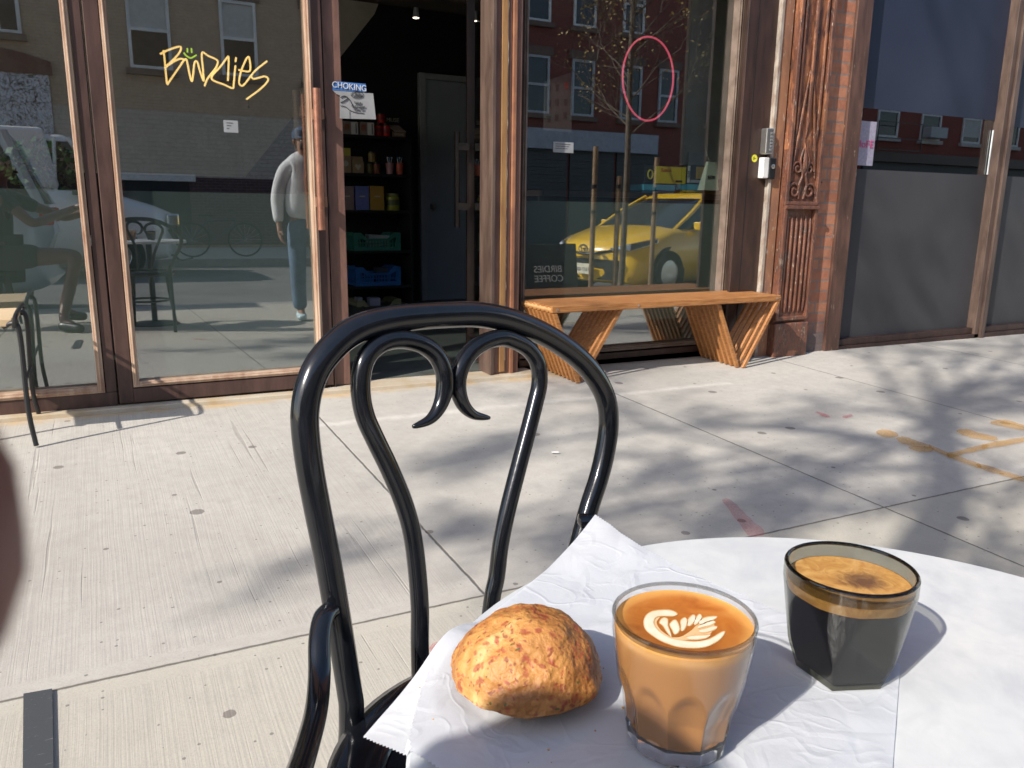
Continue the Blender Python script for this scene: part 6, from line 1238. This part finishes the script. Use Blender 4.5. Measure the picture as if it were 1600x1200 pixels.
# left hand: index bends in front of the phone edge, others behind it
chains = {'Li': [(-.052, -.004, .018, .010), (-.046, .020, .010, .0088), (-.01715, .030, .0040, .0093)], 'Lm': [(-.056, -.004, .034, .010), (-.048, .012, .036, .0088), (-.034, .012, .040, .0078)], 'Lr': [(-.058, -.006, .050, .010), (-.048, .010, .054, .0085), (-.034, .010, .057, .0075)], 'Lp': [(-.058, -.010, .066, .009), (-.046, .006, .071, .0078), (-.034, .006, .074, .007)], 'Lt': [(-.046, -.036, .020, .011), (-.030, -.030, .012, .0095), (-.012, -.026, .012, .009)],
 'Ri': [(.158, -.004, .012, .010), (.152, .010, -.004, .0088), (.138, .008, -.016, .0078)], 'Rm': [(.160, -.004, .034, .010), (.150, .010, .036, .0088), (.136, .010, .040, .0078)], 'Rr': [(.160, -.006, .050, .010), (.150, .010, .054, .0085), (.136, .010, .057, .0075)], 'Rp': [(.160, -.010, .066, .009), (.148, .006, .071, .0078), (.134, .006, .074, .007)], 'Rt': [(.150, -.036, .030, .011), (.132, -.030, .026, .0095), (.112, -.026, .024, .009)]}
for k, ch_ in chains.items():
    pv = k[0]+'palm'
    for i, (a_, b_, d_, r_) in enumerate(ch_): V[k+str(i)] = (c_(a_, b_, d_), r_); E.append((pv, k+str(i))); pv = k+str(i)
V['Lhip'] = (Vector((-0.650, -3.500, .40)), .085); V['Lkn'] = (Vector((-0.130, -3.330, .42)), .055); V['Lan'] = (Vector((-0.260, -3.050, -.03)), .036); V['Ltoe'] = (Vector((-.17, -2.95, -.08)), .03)
V['Rhip'] = (Vector((-0.650, -3.690, .40)), .085); V['Rkn'] = (Vector((-0.120, -3.620, .42)), .055); V['Ran'] = (Vector((-0.280, -3.720, -.03)), .036); V['Rtoe'] = (Vector((-0.160, -3.740, -.09)), .03)
for n_ in 'LR': E += [('pelvis', n_+'hip'), (n_+'hip', n_+'kn'), (n_+'kn', n_+'an'), (n_+'an', n_+'toe')]
skin('body', V, E, SKIN, ph)
BT = pm('black_top', (.02, .02, .022), .85)
V2 = {'a': (Vector((-0.710, -3.590, .44)), (.14, .17)), 'b': (Vector((-0.690, -3.590, .60)), (.125, .155)), 'c': (Vector((-0.645, -3.600, .79)), (.13, .17)), 'd': (Vector((-0.600, -3.620, .92)), .08), 'Ls': (V['Lsh'][0], .066), 'Le': (V['Lsh'][0]*.4+V['Lel'][0]*.6, .055), 'Rs': (V['Rsh'][0], .066), 'Re': (V['Rsh'][0]*.4+V['Rel'][0]*.6, .055)}
skin('shirt', V2, [('a', 'b'), ('b', 'c'), ('c', 'd'), ('c', 'Ls'), ('Ls', 'Le'), ('c', 'Rs'), ('Rs', 'Re')], BT, ph)
skin('shorts', {'p': (Vector((-0.710, -3.590, .41)), (.15, .18)), 'l': (V['Lhip'][0], .105), 'l2': (Vector((-0.364, -3.377, .42)), .09), 'r': (V['Rhip'][0], .105), 'r2': (Vector((-0.364, -3.617, .42)), .09)}, [('p', 'l'), ('l', 'l2'), ('p', 'r'), ('r', 'r2')], pm('charcoal_cloth', (.03, .03, .034), .85), ph)
skin('orange_hem', {'a': (Vector((-.725, -3.59, .455)), (.13, .19)), 'b': (Vector((-.715, -3.59, .50)), (.13, .19))}, [('a', 'b')], pm('orange_cloth', (.65, .20, .03), .8, (.45, .12, .02), 20), ph)
for n_ in 'LR':
    skin('shoe', {'a': (V[n_+'an'][0]+Vector((-.03, 0, -.04)), .042), 'b': (V[n_+'toe'][0]+Vector((0, 0, .0)), .040), 'c': (V[n_+'toe'][0]+(V[n_+'toe'][0]-V[n_+'an'][0])*.35*Vector((1, 1, 0)).length+Vector((0, 0, .02)), .034)}, [('a', 'b')]+[('b', 'c')], BLKMET, ph)
face(ph, V['head'][0], (.93, -.1, -.3), SKIN)
MB().lathe([(0, -.06), (.070, -.04), (.080, .01), (.074, .05), (.045, .075), (0, .085)], V['head'][0]+Vector((-.018, 0, .012)), 24).build('hair', pm('black_hair', (.012, .01, .01)), ph, smooth=True)
pf = thing('mobile_phone', 'dark mobile phone held sideways by the seated person', 'phone', tuple(CAM))
M_ = Matrix(((rt.x, dn.x, fwd.x, CAM.x), (rt.y, dn.y, fwd.y, CAM.y), (rt.z, dn.z, fwd.z, CAM.z), (0, 0, 0, 1)))
MB().box(-.022, .128, -.014, .060, -.018, -.010, M_).build('phone_body', BLKMET, pf, bevel=.003); MB().box(-.018, .124, -.010, .056, -.0195, -.0182, M_).build('screen', pm('phone_screen', (.02, .02, .03), .1), pf)
c2 = copy_tree(ch); c2.location = (-.75, -3.59, gz(-.75, -3.59)); c2.rotation_euler = (0, 0, R(75)); c2['label'] = 'glossy black bentwood chair the seated person sits on'
for o_ in (ch, c2): o_['group'] = 'black bentwood chairs'
